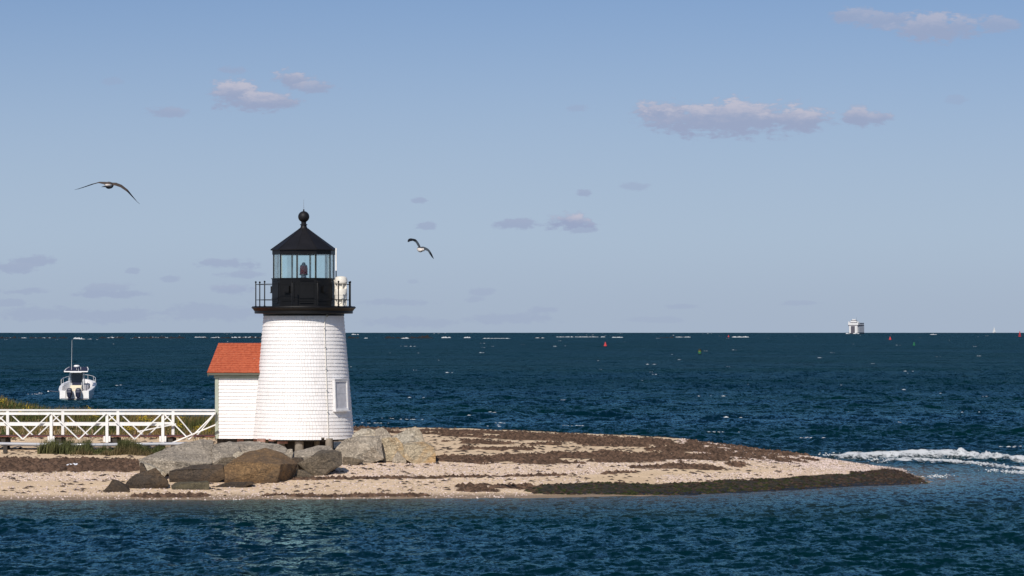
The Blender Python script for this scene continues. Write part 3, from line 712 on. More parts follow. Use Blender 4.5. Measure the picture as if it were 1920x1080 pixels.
# beacon
bc = bpy.data.objects.new('beacon_lamp', None); COL.objects.link(bc); bc.parent = lh
MB().lathe([(.22, 8.292), (.12, 8.32), (.10, 8.40), (.19, 8.43), (.2, 8.45)], 24).build('lamp_pedestal', M['metal'], bc, smooth=35)
MB().lathe([(.15, 8.452), (.165, 8.47), (.165, 8.53), (.158, 8.54), (.165, 8.55), (.165, 8.62), (.158, 8.63), (.165, 8.64), (.165, 8.71), (.158, 8.72), (.160, 8.73), (.150, 8.80), (.14, 8.81)], 28).build('red_lens', M['redlens'], bc, smooth=35)
MB().lathe([(.14, 8.811), (.14, 8.84), (.08, 8.86), (.07, 8.93), (.03, 8.95)], 20).build('lamp_cap', M['metal'], bc, smooth=35)
# boarded window on the right flank
wa = R(53.5); zt, zb = tz_(711), tz_(768); zm = (zt + zb) / 2; rmid = trad(zm)
wn = bpy.data.objects.new('window', None); COL.objects.link(wn); wn.parent = lh
wn.location = (math.sin(wa) * (rmid + .03), -math.cos(wa) * (rmid + .03), zm); wn.rotation_euler = (R(-2.6), 0, wa)
hw, hh = .42, (zt - zb) / 2
mb = MB(); 
for sx in (-1, 1): mb.box((sx * (hw - .03), -.02, 0), (.06, .14, 2 * hh))
mb.box((0, -.02, hh - .045), (2 * hw - .12, .138, .07)); mb.box((0, -.02, -hh + .04), (2 * hw - .12, .138, .07)); mb.box((0, -.04, -hh - .025), (2 * hw + .08, .2, .05)); mb.box((0, -.03, hh + .02), (2 * hw + .03, .16, .04))
mb.build('window_frame', M['wframe'], wn)
mb = MB(); mb.box((0, -.02, .0), (2 * hw - .13, .06, 2 * hh - .15)); mb.box((0, -.052, 0.06), (2 * hw - .14, .01, .02))
mb.build('window_board', M['louver'], wn)
# cable conduit down the wall
cp = []
for (px, row) in [(617.5, 590), (616, 596), (613, 604), (613.3, 625), (615, 660), (616.5, 700), (618, 740), (620, 780), (621, 822)]:
    z = tz_(row); x = (px - 569.5) / F * 132.0; r_ = trad(z) + .055; cp.append((x, -math.sqrt(max(.01, r_ * r_ - x * x)), z))
cp.append((cp[-1][0], cp[-1][1], 1.1))
MB().tube(cp, .015, 6).build('cable_conduit', M['horn'], lh)
for (x, y, z) in cp[3:8]: MB().box((x, y + .01, z + .2), (.07, .05, .025)).build('conduit_clip', M['metal'], lh)
MB().tube([(x, y - .25 * t_, z) for (x, y, z), t_ in (((cp[0][0] + .13, cp[0][1] - .3, 7.0), 0), ((cp[0][0] + .08, cp[0][1] - .1, 6.78), 0), ((cp[0][0], cp[0][1], 6.7), 0))], .02, 6).build('cable_lead', M['black'], lh)
# supports
for (px, w) in [(498, .24), (561, .36), (617, .30), (530, .22), (594, .25)]:
    yb = 131.75 if px in (561, 617) else 132.4; x = (px - 960) / F * yb - TX
    MB().tube([(x, yb - TY, .5), (x, yb - TY, 1.67)], [w / 2 * 1.06, w / 2], 12).build('foundation_pile', M['pile'], lh, smooth=40)
for (px, w, hgt) in [(490, .34, .14), (530, .42, .2), (511, .3, .1)]:
    yb = 131.95; x = (px - 960) / F * yb - TX; MB().box((x, yb - TY, 1.65 - hgt / 2), (w, .3, hgt)).build('brick_pier', M['brick'], lh)
MB().lathe([(1.98, 1.55), (1.98, 1.66)], 48).build('sill_ring', M['darkwood'], lh)
MB().lathe([(1.25, .6), (1.25, 1.6)], 24).build('inner_foundation', M['darkwood'], lh)

# fog signal and antenna standing on the gallery
fs = empty('fog_signal', (TX + 1.575, TY - .42, 7.12), 'cream drum shaped fog signal standing behind the black gallery railing', 'fog signal')
def drum(prof, name): return MB().lathe(prof, 28).build(name, M['horn'], fs, smooth=35)
drum([(.26, 0), (.26, .03), (.13, .05), (.13, .24), (.25, .28), (.26, .29), (.26, .45), (.268, .46), (.268, .50), (.26, .51), (.26, .70), (.25, .72), (.13, .76), (.13, .94), (.25, .945), (.265, .95), (.265, .99), (.275, 1.0), (.275, 1.03), (.265, 1.04), (.26, 1.12), (.24, 1.19), (.17, 1.235), (.05, 1.25)], 'horn_body')
for zb0, zt0 in ((.03, .29), (.73, .95)):
    for k in range(7):
        a = k * 2 * math.pi / 7 + .35; e = Vector((math.sin(a), -math.cos(a), 0)); s_ = Vector((e.y, -e.x, 0)) * .012
        A, B, Cc, D_ = e * .13 + Vector((0, 0, zt0)), e * .255 + Vector((0, 0, zt0)), e * .255 + Vector((0, 0, zb0)), e * .13 + Vector((0, 0, zb0))
        MB().add([A + s_, B + s_, Cc + s_, D_ + s_, A - s_, B - s_, Cc - s_, D_ - s_], [(0, 1, 2, 3), (7, 6, 5, 4), (1, 5, 6, 2), (0, 4, 5, 1), (2, 6, 7, 3)]).build('horn_vane', M['horn'], fs)
an = empty('whip_antenna', (TX + 1.37, TY - .35, 7.12), 'thin white antenna on a black mast beside the lantern glass', 'antenna')
MB().tube([(0, 0, 0), (0, 0, 1.5)], .022, 8).build('antenna_mast', M['black'], an)
MB().tube([(0, 0, 1.48), (0, 0, 2.42)], [.038, .032], 10).build('antenna_whip', M['white'], an)
cb = MB().tube([(-.08, -.02, 1.1), (-.04, -.05, .8), (-.06, -.05, .5), (.0, -.03, .2), (.0, 0, .02)], .014, 6).build('antenna_cable', M['horn'], an)

# ------------------------------------------------------------------ red roofed shed beside the tower
yaw = -R(8)
sd = empty('oil_shed', (-12.35, 133.5, 0), 'small white shingled shed with orange red roof against the tower', 'shed', rz=yaw)
WL, WD = 2.2, 3.5; ZB, ZT = 1.60, 4.12           # wall length into the tower, depth, base, top of shingles
MB().box((WL / 2 + .03, WD / 2 + .02, (ZB + 4.3) / 2 + .02), (WL - .1, WD - .06, 4.3 - ZB)).build('shed_wall', M['core'], sd)
nc = 17; chs = (ZT - ZB) / nc
for i in range(nc):
    z0 = ZB + i * chs; z1 = z0 + chs * 1.1
    for side in (0, 1):
        mb = MB()
        Ls = WL if side == 0 else WD; n = int(Ls / .128); e = np.cumsum(rng.uniform(.7, 1.3, n)); e = e / e[-1] * (Ls - .14) + .12
        for k in range(n):
            a = e[k - 1] if k else .12; b_ = e[k] - .003; out = .038 + rng.normal(0, .0015); dzb = rng.normal(0, .001)
            q = (lambda s_, o_, z: (s_, -o_, z)) if side == 0 else (lambda s_, o_, z: (-o_, s_, z))
            vs = [q(a, out, z0 + dzb), q(b_, out, z0 + dzb), q(b_, .003, z1), q(a, .003, z1), q(a, -.03, z0 + dzb), q(b_, -.03, z0 + dzb)]
            fcs = [(0, 1, 2, 3), (0, 4, 5, 1), (0, 3, 4), (1, 5, 2)]
            mb.add(vs, fcs)
        o = mb.build('shingle_course', M['shingle'], sd); set_attr(o.data, 'var', np.repeat(rng.normal(0, 1, n), 6))
MB().box((.045, -.02, (ZB + 4.12) / 2), (.14, .075, 4.12 - ZB)).build('corner_board', M['sage'], sd)
MB().box((-.02, .085, (ZB + 4.12) / 2), (.055, .12, 4.12 - ZB)).build('corner_board', M['sage'], sd)
MB().box((WL / 2 - .02, -.03, 4.175), (WL + .10, .09, .11)).build('frieze_board', M['sage'], sd)
MB().box((WL / 2, -.06, 4.245), (WL + .04, .14, .03)).build('frieze_trim', M['sagedark'], sd)
MB().box((-.02, WD / 2 + .04, 4.18), (.06, WD - .02, .11)).build('gable_frieze', M['sage'], sd)
ev = (-.30, 4.355); rd = (WD / 2, 5.545)         # eave and ridge: (y, z)
sl = Vector((0, rd[0] - ev[0], rd[1] - ev[1])); SLn = sl.length; sl.normalize(); nrm = Vector((0, -sl.z, sl.y))
MB().add([(-.27, ev[0] + .02, ev[1] - .035), (WL + .9, ev[0] + .02, ev[1] - .035), (WL + .9, rd[0], rd[1] - .03), (-.27, rd[0], rd[1] - .03), (-.27, WD + .3, ev[1] - .035), (WL + .9, WD + .3, ev[1] - .035),
          (-.27, .0, ev[1] - .06 + .03), (WL + .9, .0, ev[1] - .03)], [(0, 1, 2, 3), (3, 2, 5, 4)]).build('roof_boarding', M['sagedark'], sd)
MB().box((WL / 2 + .3, ev[0] + .035, ev[1] - .06), (WL + 1.2, .03, .09)).build('eave_fascia', M['sagedark'], sd)
MB().box((WL / 2 + .3, ev[0] + .17, ev[1] - .088), (WL + 1.15, .25, .03)).build('eave_soffit', M['sagedark'], sd)
MB().add([(-.28, ev[0], ev[1] - .05), (-.28, rd[0], rd[1] - .04), (-.28, WD + .3, ev[1] - .05), (-.28, ev[0], ev[1] - .16), (-.28, rd[0], rd[1] - .15), (-.28, WD + .3, ev[1] - .16),
          (-.25, ev[0], ev[1] - .05), (-.25, rd[0], rd[1] - .04), (-.25, WD + .3, ev[1] - .05), (-.25, ev[0], ev[1] - .16), (-.25, rd[0], rd[1] - .15), (-.25, WD + .3, ev[1] - .16)],
         [(0, 3, 4, 1), (1, 4, 5, 2), (6, 7, 10, 9), (7, 8, 11, 10), (0, 1, 7, 6), (1, 2, 8, 7), (3, 9, 10, 4), (4, 10, 11, 5), (0, 6, 9, 3), (2, 5, 11, 8)]).build('barge_board', M['sagedark'], sd)
MB().add([(-.02, .04, 4.2), (-.02, WD - .0, 4.2), (-.02, rd[0], rd[1] - .16), (.05, .04, 4.2), (.05, WD, 4.2), (.05, rd[0], rd[1] - .16)], [(0, 2, 1), (3, 4, 5), (0, 1, 4, 3), (1, 2, 5, 4), (2, 0, 3, 5)]).build('gable_wall', M['shingle'], sd)
nr_ = 13; step = SLn / nr_
for side in (0, 1):
    for i in range(nr_):
        mb = MB(); x = -.31; 
        while x < WL + .85:
            w = rng.uniform(.16, .26); lift = .028 + rng.normal(0, .003); jit = rng.normal(0, .004)
            def q(xx, s_, h_):
                p = Vector((xx, ev[0], ev[1])) + sl * s_ + nrm * h_
                return p if side == 0 else Vector((p.x, WD - p.y, p.z))
            s0, s1 = i * step + jit, (i + 1) * step + .02 if i < nr_ - 1 else SLn; xb = min(x + w - .004, WL + .9)
            mb.add([q(x, s0, lift), q(xb, s0, lift), q(xb, s1, .006), q(x, s1, .006), q(x, s0, -.01), q(xb, s0, -.01)], [(0, 1, 2, 3), (0, 4, 5, 1), (0, 3, 4), (1, 5, 2)])
            x += w
        mb.build('roof_course', M['tile'], sd)
mb = MB(); x = -.31
while x < WL + .8: mb.box((x + .11, rd[0], rd[1] + .018 + rng.normal(0, .004)), (.215, .09, .035)); x += .22
mb.build('ridge_caps', M['tile'], sd)
for x in (.15, 1.0, 1.7): MB().box((x, .3, 1.3), (.28, .3, .7)).build('foundation_pier', M['brick'] if x > .5 else M['darkwood'], sd)
MB().box((WL / 2, WD / 2, 1.5), (WL - .3, WD - .4, .2)).build('floor_frame', M['darkwood'], sd)

# ------------------------------------------------------------------ footbridge
YN1, YF1 = 133.25, 135.0; SP = 104.7 / F * YN1
fb = empty('footbridge', ((201 - 960) / F * YN1, YN1, 0), 'white timber footbridge with crossed bracing leading to the shed', 'footbridge')
FX = fb.location.x
def zN(row, Y=YN1): return H - (row - EYE) / F * Y
def xN(px, Y=YN1): return (px - 960) / F * Y - FX
xe = xN(404.5); x_st = xN(96) - SP * 8
FSH = .24
ztop, zmid, zdk, zlow = zN(772.5), zN(796), zN(817.5), zN(823.5)
posts = [xN(96) + SP * k for k in range(-8, 3)]
W2 = YF1 - YN1
for yy_, far in ((0.0, False), (W2, True)):
    zt2 = ztop
    for x in posts:
        x2 = x + (FSH if far else 0.0)
        mb = MB().box((x2, yy_, (zt2 + zN(829)) / 2 - .02), (.115, .115, zt2 - zN(829))); mb.build('railing_post', M['white'], fb)
        if not far:
            for sx in (-.105, .105): MB().box((x2 + sx, yy_ + .01, zN(823)), (.075, .16, .235)).build('post_cheek', M['white'], fb)
            MB().tube([(x2, yy_ + .06, .75), (x2, yy_ + .06, zN(828.5))], .085, 10).build('pile', M['pile'], fb, smooth=40)
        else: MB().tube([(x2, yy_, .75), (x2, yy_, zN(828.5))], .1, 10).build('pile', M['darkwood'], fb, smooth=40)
    ends = posts + ([xe] if not far else [xN(398)])
    if far: ends = [e + FSH for e in posts] + [xN(399)]
    for i in range(len(ends) - 1):
        a, b_ = ends[i], ends[i + 1]; m_ = (a + b_) / 2; yo = -.085 if not far else .085
        MB().bar((a + .03, yy_ + yo, zt2 - .05), (m_, yy_ + yo, zlow), .095, .045, up=(0, 1, 0)).build('brace', M['white'], fb)
        MB().bar((m_, yy_ + yo * 1.02, zlow), (b_ - .03, yy_ + yo * 1.02, zt2 - .05), .095, .045, up=(0, 1, 0)).build('brace', M['white'], fb)
        if i < len(ends) - 2: MB().box(((a + b_) / 2, yy_ + (.04 if not far else -.0), zmid), (b_ - a - .12, .045, .10)).build('mid_rail', M['white'], fb)
        MB().box(((a + b_) / 2, yy_ - .03, zt2 - (.11 if far else .065)), (b_ - a - .006, .05, .06 if far else .105)).build('top_rail', M['white'], fb)
        MB().box(((a + b_) / 2, yy_, zt2 + .052), (b_ - a - .006, .17, .032)).build('rail_cap', M['white'], fb)
for i in range(len(posts)):
    a = posts[i]; b_ = posts[i + 1] if i + 1 < len(posts) else xN(402)
    MB().box(((a + b_) / 2, .10, zdk - .025), (b_ - a - .005, .05, .035)).build('deck_edge', M['deckred'], fb)
    MB().box(((a + b_) / 2, W2 - .10, zdk - .03), (b_ - a - .005, .05, .05)).build('deck_edge', M['deckred'], fb)
    MB().box((a + .18, W2 / 2, zdk - .24), (.42, W2 - .3, .26)).build('cross_beam', M['darkwood'], fb)
    x = a
    while x < b_ - .1: MB().box((x + .07, W2 / 2, zdk - .012), (.135, W2 - .26, .02)).build('deck_board', M['deckred'], fb); x += .145
MB().bar((xN(313.5), -.16, zN(834)), (xN(405), -.16, zN(796)), .085, .05, up=(0, 1, 0)).build('sloping_handrail', M['white'], fb)
MB().bar((xN(259, YF1), W2 - .2, zN(809, YF1)), (xN(331, YF1), W2 - .2, zN(794.5, YF1)), .085, .05, up=(0, 1, 0)).build('sloping_handrail', M['white'], fb)

pp = empty('drain_pipe', P(60, 832, 131.6), 'white plastic pipe lying under the footbridge on low supports', 'pipe')
X0 = pp.location.x; zp = P(60, 832, 131.6).z
for (a, b_, r0, r1) in [(-60, 86, 831, 833.5), (86, 150, 833.5, 834.5), (150, 262, 834.5, 833), (262, 349, 833, 832)]:
    pa, pb = P(a, r0, 131.6), P(b_ - .5, r1, 131.6)
    MB().tube([(pa.x - X0, 0, pa.z - zp), (pb.x - X0, 0, pb.z - zp)], .068, 12).build('pipe_length', M['pipe'], pp, smooth=40)
    MB().tube([(pb.x - X0 - .08, 0, pb.z - zp), (pb.x - X0 + .08, 0, pb.z - zp)], .082, 12).build('pipe_collar', M['metal'], pp, smooth=40)
for px in (-50, 10, 240): 
    q = P(px, 840, 131.6); MB().box((q.x - X0, 0, -.27), (.16, .2, .4)).build('pipe_support', M['darkwood'], pp)

# ------------------------------------------------------------------ boulders
def rock(name, pts, Y0, mat, label, lean=.35, thick=1.6, group='granite boulders below the lighthouse', inner=(), sub=.13, amp=.03, shrink=.82, seed=0):
    """pts: outline as photo positions; rows low in the photo stay at depth Y0, higher ones lean back; a back copy gives thickness"""
    rows = [p[1] for p in pts]; rb, rt = max(rows), min(rows); allp = []
    cx = sum(p[0] for p in pts) / len(pts)
    for p in pts:
        d = p[2] if len(p) > 2 else lean * (rb - p[1]) / F * Y0 * 1.0
        allp.append(P(p[0], p[1], Y0 + d))
    cen = sum(allp, Vector()) / len(allp)
    for p in inner: allp.append(P(p[0], p[1], Y0 + p[2]))
    back = []
    for p in list(allp[:len(pts)]):
        q = cen + (p - cen) * shrink; back.append(Vector((q.x, p.y + thick * (.75 + .25 * math.sin(p.x * 7 + seed)), min(p.z, cen.z + (p.z - cen.z) * .9))))
    allp += back
    low = min(p.z for p in allp)
    for p in list(allp):
        if p.z < low + .08: allp.append(p + Vector((0, 0, -.25)))
    org = Vector((cen.x, Y0 + thick / 2, low))
    bm = bmesh.new()
    for p in allp: bm.verts.new(p - org)
    r_ = bmesh.ops.convex_hull(bm, input=bm.verts[:])
    bmesh.ops.delete(bm, geom=[g for g in r_['geom_interior'] if isinstance(g, bmesh.types.BMVert)], context='VERTS')
    bmesh.ops.dissolve_limit(bm, angle_limit=R(9), verts=bm.verts[:], edges=bm.edges[:])
    bmesh.ops.bevel(bm, geom=bm.edges[:], offset=.018, segments=2, affect='EDGES', clamp_overlap=True, profile=.6)
    bmesh.ops.triangulate(bm, faces=bm.faces[:])
    for it in range(5):
        long = [e for e in bm.edges if e.calc_length() > sub]
        if not long: break
        bmesh.ops.subdivide_edges(bm, edges=long, cuts=1); bmesh.ops.triangulate(bm, faces=[f for f in bm.faces if len(f.verts) > 3])
    bm.normal_update()
    for v_ in bm.verts:
        s_ = Vector((org.x * 3 + seed, org.y, 0))
        n_ = mnoise.fractal(v_.co * 1.3 + s_, 1.0, 2.0, 4) * amp * 1.5 + mnoise.fractal(v_.co * 5 + s_, 1.0, 2.0, 3) * amp * .45
        n_ += (abs(mnoise.noise(v_.co * 2.3 + s_ * 1.7)) - .25) * amp * 1.3 - max(0, mnoise.noise(Vector((v_.co.x * 1.2, v_.co.y * 1.2, v_.co.z * 6)) + s_) - .35) * amp * 1.6
        v_.co += v_.normal * n_
    bmesh.ops.recalc_face_normals(bm, faces=bm.faces[:])
    me = bpy.data.meshes.new(name); bm.to_mesh(me); bm.free()
    me.polygons.foreach_set('use_smooth', [True] * len(me.polygons)); me.set_sharp_from_angle(angle=R(24))
    o = link_mesh(name, me, M[mat]); o.location = org
    return tag(o, label, 'boulder', group)

rock('boulder', [(191, 924), (200, 912), (211, 899), (217, 899), (224, 907), (228, 914), (240, 916), (246, 924), (233, 926), (192, 927)], 117.7, 'r_dark', 'small dark peaked boulder standing alone nearest the water at far left end', .3, .8, seed=1, sub=.09)
rock('boulder', [(234, 910), (242, 898), (253, 891), (274, 883), (291, 876), (303, 890), (316, 903), (317, 912), (280, 918), (251, 919), (238, 913)], 118.7, 'r_dark', 'dark brown wedge shaped boulder with a sharp peak beside the small peaked one', .25, 1.1, inner=[(287, 893, .05), (276, 905, -.1)], seed=2)
rock('boulder', [(321, 917), (321, 910, .5), (328, 904.5, .9), (340, 907), (392, 903), (393, 917), (342, 923)], 118.5, 'r_moss', 'low olive slab lying on the sand below the dark block', .3, 1.0, seed=3, amp=.02)
rock('boulder', [(404, 912), (423, 905), (464, 904), (478, 906), (462, 911), (425, 916)], 119.3, 'r_dark', 'flat dark stone half buried under the rust brown boulder', .3, 1.0, seed=4, amp=.02)
rock('boulder', [(317, 902), (316, 882), (362, 873, .5), (418, 872, .5), (422, 890), (421, 898), (390, 903)], 120.6, 'r_dark', 'long dark block with a rusty top edge under the big grey slab', .2, 1.6, inner=[(330, 880, .1), (417, 878, .1)], seed=5)
rock('boulder', [(422, 902), (420, 874), (440, 861), (457, 849, 1.6), (497, 840, 2.4), (532, 851, 2.2), (558, 869.5, 1.6), (545, 897, 1.0), (516, 903, 0), (478, 902.5, 0)], 120.5, 'r_brown', 'big rust brown boulder with a flat sloping top in front of the tower', .6, 1.6, inner=[(445, 866, .2), (475, 867, .1), (527, 870, .0)], seed=6, amp=.028)
rock('boulder', [(550, 896), (557, 880), (571, 884), (590, 894), (588, 897)], 122.0, 'r_brgrey', 'small triangular grey stone tucked right of the rust brown boulder', .2, .7, seed=7, sub=.09, amp=.015)
rock('boulder', [(557, 869), (581, 856), (602, 844, .7), (628, 843, .8), (640, 848, .7), (642, 871, .35), (620, 879, .1), (594, 889, -.1), (587, 883), (559, 881, .5)], 122.8, 'r_brgrey', 'dark grey brown boulder tilted on its corner right of the rust brown one', .3, 1.3, inner=[(586, 866, -.1), (604, 850, .2)], seed=8)
rock('boulder', [(260, 862), (299, 847, 1.2), (318, 838, 1.8), (378, 824, 3.2), (400, 827, 3.2), (397, 868, .6), (361, 872, .2), (319, 880, 0), (284, 873, .1), (263, 866, .2)], 122.2, 'r_grey', 'huge pale grey slab boulder sloping up at the left of the heap', .8, 1.6, inner=[(330, 864, -.05), (300, 858, .2)], seed=9, amp=.03)
rock('boulder', [(262, 887), (261, 866), (274, 869), (303, 880), (316, 887), (300, 893), (275, 888)], 121.3, 'r_tan', 'tan stone wedged in the gap under the left end of the grey slab', .3, 1.0, seed=10)
rock('boulder', [(396, 870), (398, 834, 1.3), (430, 828, 1.9), (446, 836, 1.6), (453, 850, 1.0), (441, 863, .3), (426, 872, 0)], 123.0, 'r_grey', 'rounded grey boulder between the huge slab and the rust brown boulder', .6, 1.6, inner=[(418, 857, -.05)], seed=11)
rock('boulder', [(428, 842), (431, 830, .8), (447, 830, 1.0), (478, 829, 1.3), (526, 835, 1.3), (538, 842, .9), (536, 852), (490, 856)], 125.6, 'r_grey', 'long grey slab lying under the left half of the tower', .8, 1.8, seed=12, amp=.025)
rock('boulder', [(535, 852), (538, 843), (548, 842), (550, 850), (545, 856)], 125.0, 'r_grey', 'fist shaped little grey stone at the right end of the long slab', .4, .6, seed=13, sub=.08, amp=.012)
rock('boulder', [(541, 858), (539, 850), (551, 848, .5), (598, 836, 1.2), (620, 837, 1.2), (626, 844, .7), (571, 857, 0), (549, 861, -.1)], 125.2, 'r_grey', 'flat grey plank shaped boulder leaning right below the bare tower piles', .4, 1.3, seed=14, amp=.015)
rock('boulder', [(629, 843), (641, 828), (655, 821), (696, 819), (714, 817.5), (720, 860), (716, 863), (680, 863), (654, 860), (641, 872)], 126.6, 'r_grey', 'large square cut dark grey boulder right of the tower base', .25, 2.0, seed=15, inner=[(700, 838, -.1)])
rock('boulder', [(642, 857), (662, 858), (681, 864), (664, 868), (643, 873)], 125.9, 'r_brgrey', 'low half buried stone at the foot of the square grey boulder', .3, .9, seed=16, sub=.09)
rock('boulder', [(717, 861), (716, 822), (744, 820), (755, 832), (761, 862), (735, 862)], 127.2, 'r_ochre', 'upright tan block with a yellow stain beside the square grey boulder', .25, 1.4, seed=17, amp=.02)
rock('boulder', [(735, 862), (745, 845), (762, 862), (750, 864)], 126.9, 'r_grey', 'small grey pyramid in front of the upright tan block', .3, .5, seed=18, sub=.09, amp=.015)  # small grey three-cornered form before the tan block
rock('boulder', [(757, 850), (755, 832), (797, 831, .7), (812, 837, .6), (816.5, 842, .5), (817, 866, .2), (789, 867, 0), (762, 862, -.1)], 126.7, 'r_ochre', 'big tan boulder with an orange streak at the right end of the heap', .3, 1.9, seed=19)
rock('boulder', [(735, 836), (734, 820), (750, 812), (767, 804), (779, 800.6), (786, 806), (797, 832), (790, 838)], 129.5, 'r_tan', 'pale pointed boulder standing behind the orange streaked one', .4, 1.4, seed=20)
rock('boulder', [(657, 824), (661, 814), (676, 805), (694, 804), (706, 808), (708, 824)], 130.2, 'r_tan', 'pale low boulder touching the right foot of the tower', .4, 1.4, seed=21)
rock('boulder', [(702, 824), (704, 806), (715, 802), (725, 806), (733, 818), (731, 826)], 129.8, 'r_grey', 'pale round topped boulder behind the square grey one', .4, 1.3, seed=22)
rock('boulder', [(403, 872), (419, 858), (438, 856.5), (443, 862), (431, 873)], 122.4, 'r_brgrey', 'dark underside of the rounded grey boulder, added as a separate wedge', .2, .8, seed=24, sub=.09, amp=.015)  # added wedge in darker stone stands in for the boulder's shaded underside
rock('boulder', [(262, 888), (262, 867), (268, 870), (276, 886)], 120.9, 'r_dark', 'dark underside at the left tip of the huge grey slab, added as a sliver', .2, .6, seed=25, sub=.09, amp=.012)  # added sliver: the slab's underside, its shade given as dark stone colour
rock('boulder', [(539, 866), (548, 858), (566, 859), (572, 868), (560, 874)], 123.6, 'r_dark', 'added dark filler stone for the shaded gap below the leaning plank shaped boulder', .2, .8, seed=26, sub=.09, amp=.015)  # added filler; dark colour stands for the shade deep in the gap
rock('boulder', [(436, 857), (438, 850), (447, 846), (456, 849), (450, 858)], 123.4, 'r_tan', 'little yellowish stone in the notch above the rust brown boulder', .3, .5, seed=23, sub=.08, amp=.012)

# ------------------------------------------------------------------ beach litter, wrack, shells, weed (scattered cover)
def scatter(n, kind, which=None, x0=-22, x1=19.2, thr=.50):
    X = rng.uniform(x0, x1, n); Y = rng.uniform(114, 166, n); m_ = band_mask(kind, X, Y, which); g = terrain(X, Y)
    k = (m_ * (.45 + 1.1 * fbm(X * 2.2, Y * 1.6, 3)) > thr) & (g > -.02); return X[k], Y[k], g[k]
X, Y, Z = scatter(190000, 'wrack')
n = len(X); s_ = rng.uniform(.03, .13, n); c_ = np.array([[.050, .032, .022]]) + rng.random((n, 1)) * np.array([[.115, .070, .046]])
tag(lumps('eelgrass_wrack', np.stack([X, Y, Z + .02], -1), np.stack([s_ * 1.6, s_, s_ * rng.uniform(.25, 1.05, n)], -1), M['tint'], 5, 5, c_), 'dark dried eelgrass wrack strewn in bands along the beach', kind='stuff')
X, Y, Z = scatter(120000, 'weed', [0]); n = len(X); s_ = rng.uniform(.03, .12, n); q = rng.random((n, 1)); red = sstep(9, 16, X)[:, None] * .6
green = np.array([[.012, .015, .005]]) + q * np.array([[.03, .034, .009]]); brn = np.array([[.022, .014, .010]]) + q * np.array([[.06, .040, .028]])
mixw = (rng.random((n, 1)) < .45 + red * .8); c_ = np.where(mixw, brn, green)
tag(lumps('rockweed', np.stack([X, Y, Z + .03], -1), np.stack([s_ * 1.5, s_, s_ * rng.uniform(.3, .75, n)], -1), M['tint'], 6, 5, c_), 'blackish green rockweed fringe along the waterline of the spit', kind='stuff')
X, Y, Z = [np.concatenate(q) for q in zip(scatter(120000, 'shell', [0, 1, 3, 4], thr=.38), scatter(60000, 'shell', [2], thr=.62))]; n = len(X); s_ = rng.uniform(.012, .045, n)
c_ = np.where(rng.random((n, 1)) < .75, np.array([[.74, .60, .54]]) * rng.uniform(.8, 1.2, (n, 1)), np.array([[.30, .21, .155]]) * rng.uniform(.6, 1.2, (n, 1)))
tag(lumps('shell_hash', np.stack([X, Y, Z + .008], -1), np.stack([s_ * 1.3, s_, s_ * .7], -1), M['tint'], 7, 4, c_), 'pinkish white slipper shells and gravel scattered over the sand', kind='stuff')
X = rng.uniform(-22, 12, 3800); Y = rng.uniform(117, 160, 3800); Z = terrain(X, Y); k = (Z > .15); X, Y, Z = X[k], Y[k], Z[k]; n = len(X); s_ = rng.uniform(.02, .11, n)
c_ = np.array([[.07, .05, .038]]) * rng.uniform(.7, 1.6, (n, 1))
tag(lumps('drift_scraps', np.stack([X, Y, Z + .01], -1), np.stack([s_ * 2.0, s_ * .8, s_ * .5], -1), M['tint'], 8, 5, c_), 'stray dark scraps of weed dotted on the bare sand', kind='stuff')

def blades(name, X, Y, Z, hgt, wid, cols, label, lean=.35, seed=1):
    r_ = np.random.default_rng(seed); n = len(X); a = r_.uniform(0, 6.28, n); b_ = r_.uniform(0, 6.28, n)
    sx, sy = np.cos(a) * wid / 2, np.sin(a) * wid / 2; lx, ly = np.cos(b_) * hgt * lean * r_.random(n) + hgt * .12, np.sin(b_) * hgt * lean * r_.random(n)
    p = np.stack([X, Y, Z], -1); w = np.stack([sx, sy, 0 * sx], -1); mid = p + np.stack([lx * .35, ly * .35, hgt * .58], -1); top = p + np.stack([lx, ly, hgt], -1)
    vs = np.stack([p - w, p + w, mid + w * .8, mid - w * .8, top], 1).reshape(-1, 3); i = np.arange(n)[:, None] * 5
    fs = np.concatenate([i + np.array([[0, 1, 2]]), i + np.array([[0, 2, 3]]), i + np.array([[3, 2, 4]])], 0)
    me = npmesh(name, vs, fs); set_attr(me, 'tint', np.repeat(cols, 5, 0)); o = link_mesh(name, me, M['leaf']); return tag(o, label, kind='stuff')
def leaf_mat():
    m, t, b = base_mat('grass_blade'); a = t.new('ShaderNodeAttribute', attribute_name='tint'); t.l.new(a.outputs['Color'], b.inputs['Base Color'])
    b.inputs['Roughness'].default_value = .7; b.inputs['Specular IOR Level'].default_value = .2; return m
M['leaf'] = leaf_mat()
# bank of dune grass behind the footbridge
n = 60000; X = rng.uniform(-36, -11.2, n); Y = rng.uniform(136.4, 151, n)
d_ = sstep(-11.4, -12.6, X + .6 * (fbm(X, Y, 3) - .5)) * sstep(138.2, 140.4, Y + 3.2 * (fbm(X * .35, Y * .2, 3) - .5)); k = rng.random(n) < d_ * (.35 + fbm(X * .8, Y * .8, 3)); X, Y = X[k], Y[k]; Z = terrain(X, Y) - .03; n = len(X)
hgt = rng.uniform(.25, .7, n) * (.45 + .9 * fbm(X * .6 + 9, Y * .6, 3)) * np.where(Y < 141.5, .62, 1.0); q = fbm(X * .5, Y * .5, 3)[:, None] + rng.normal(0, .14, (n, 1))
low = (1 - sstep(.3, .52, q)) * 1.0
c_ = (np.array([[.185, .128, .050]]) * (1 - low) + np.array([[.070, .080, .024]]) * low) * rng.uniform(.55, 1.35, (n, 1))
blades('dune_grass', X, Y, Z, hgt, rng.uniform(.015, .045, n), c_, 'olive brown dune grass bank growing behind the white footbridge', seed=2)
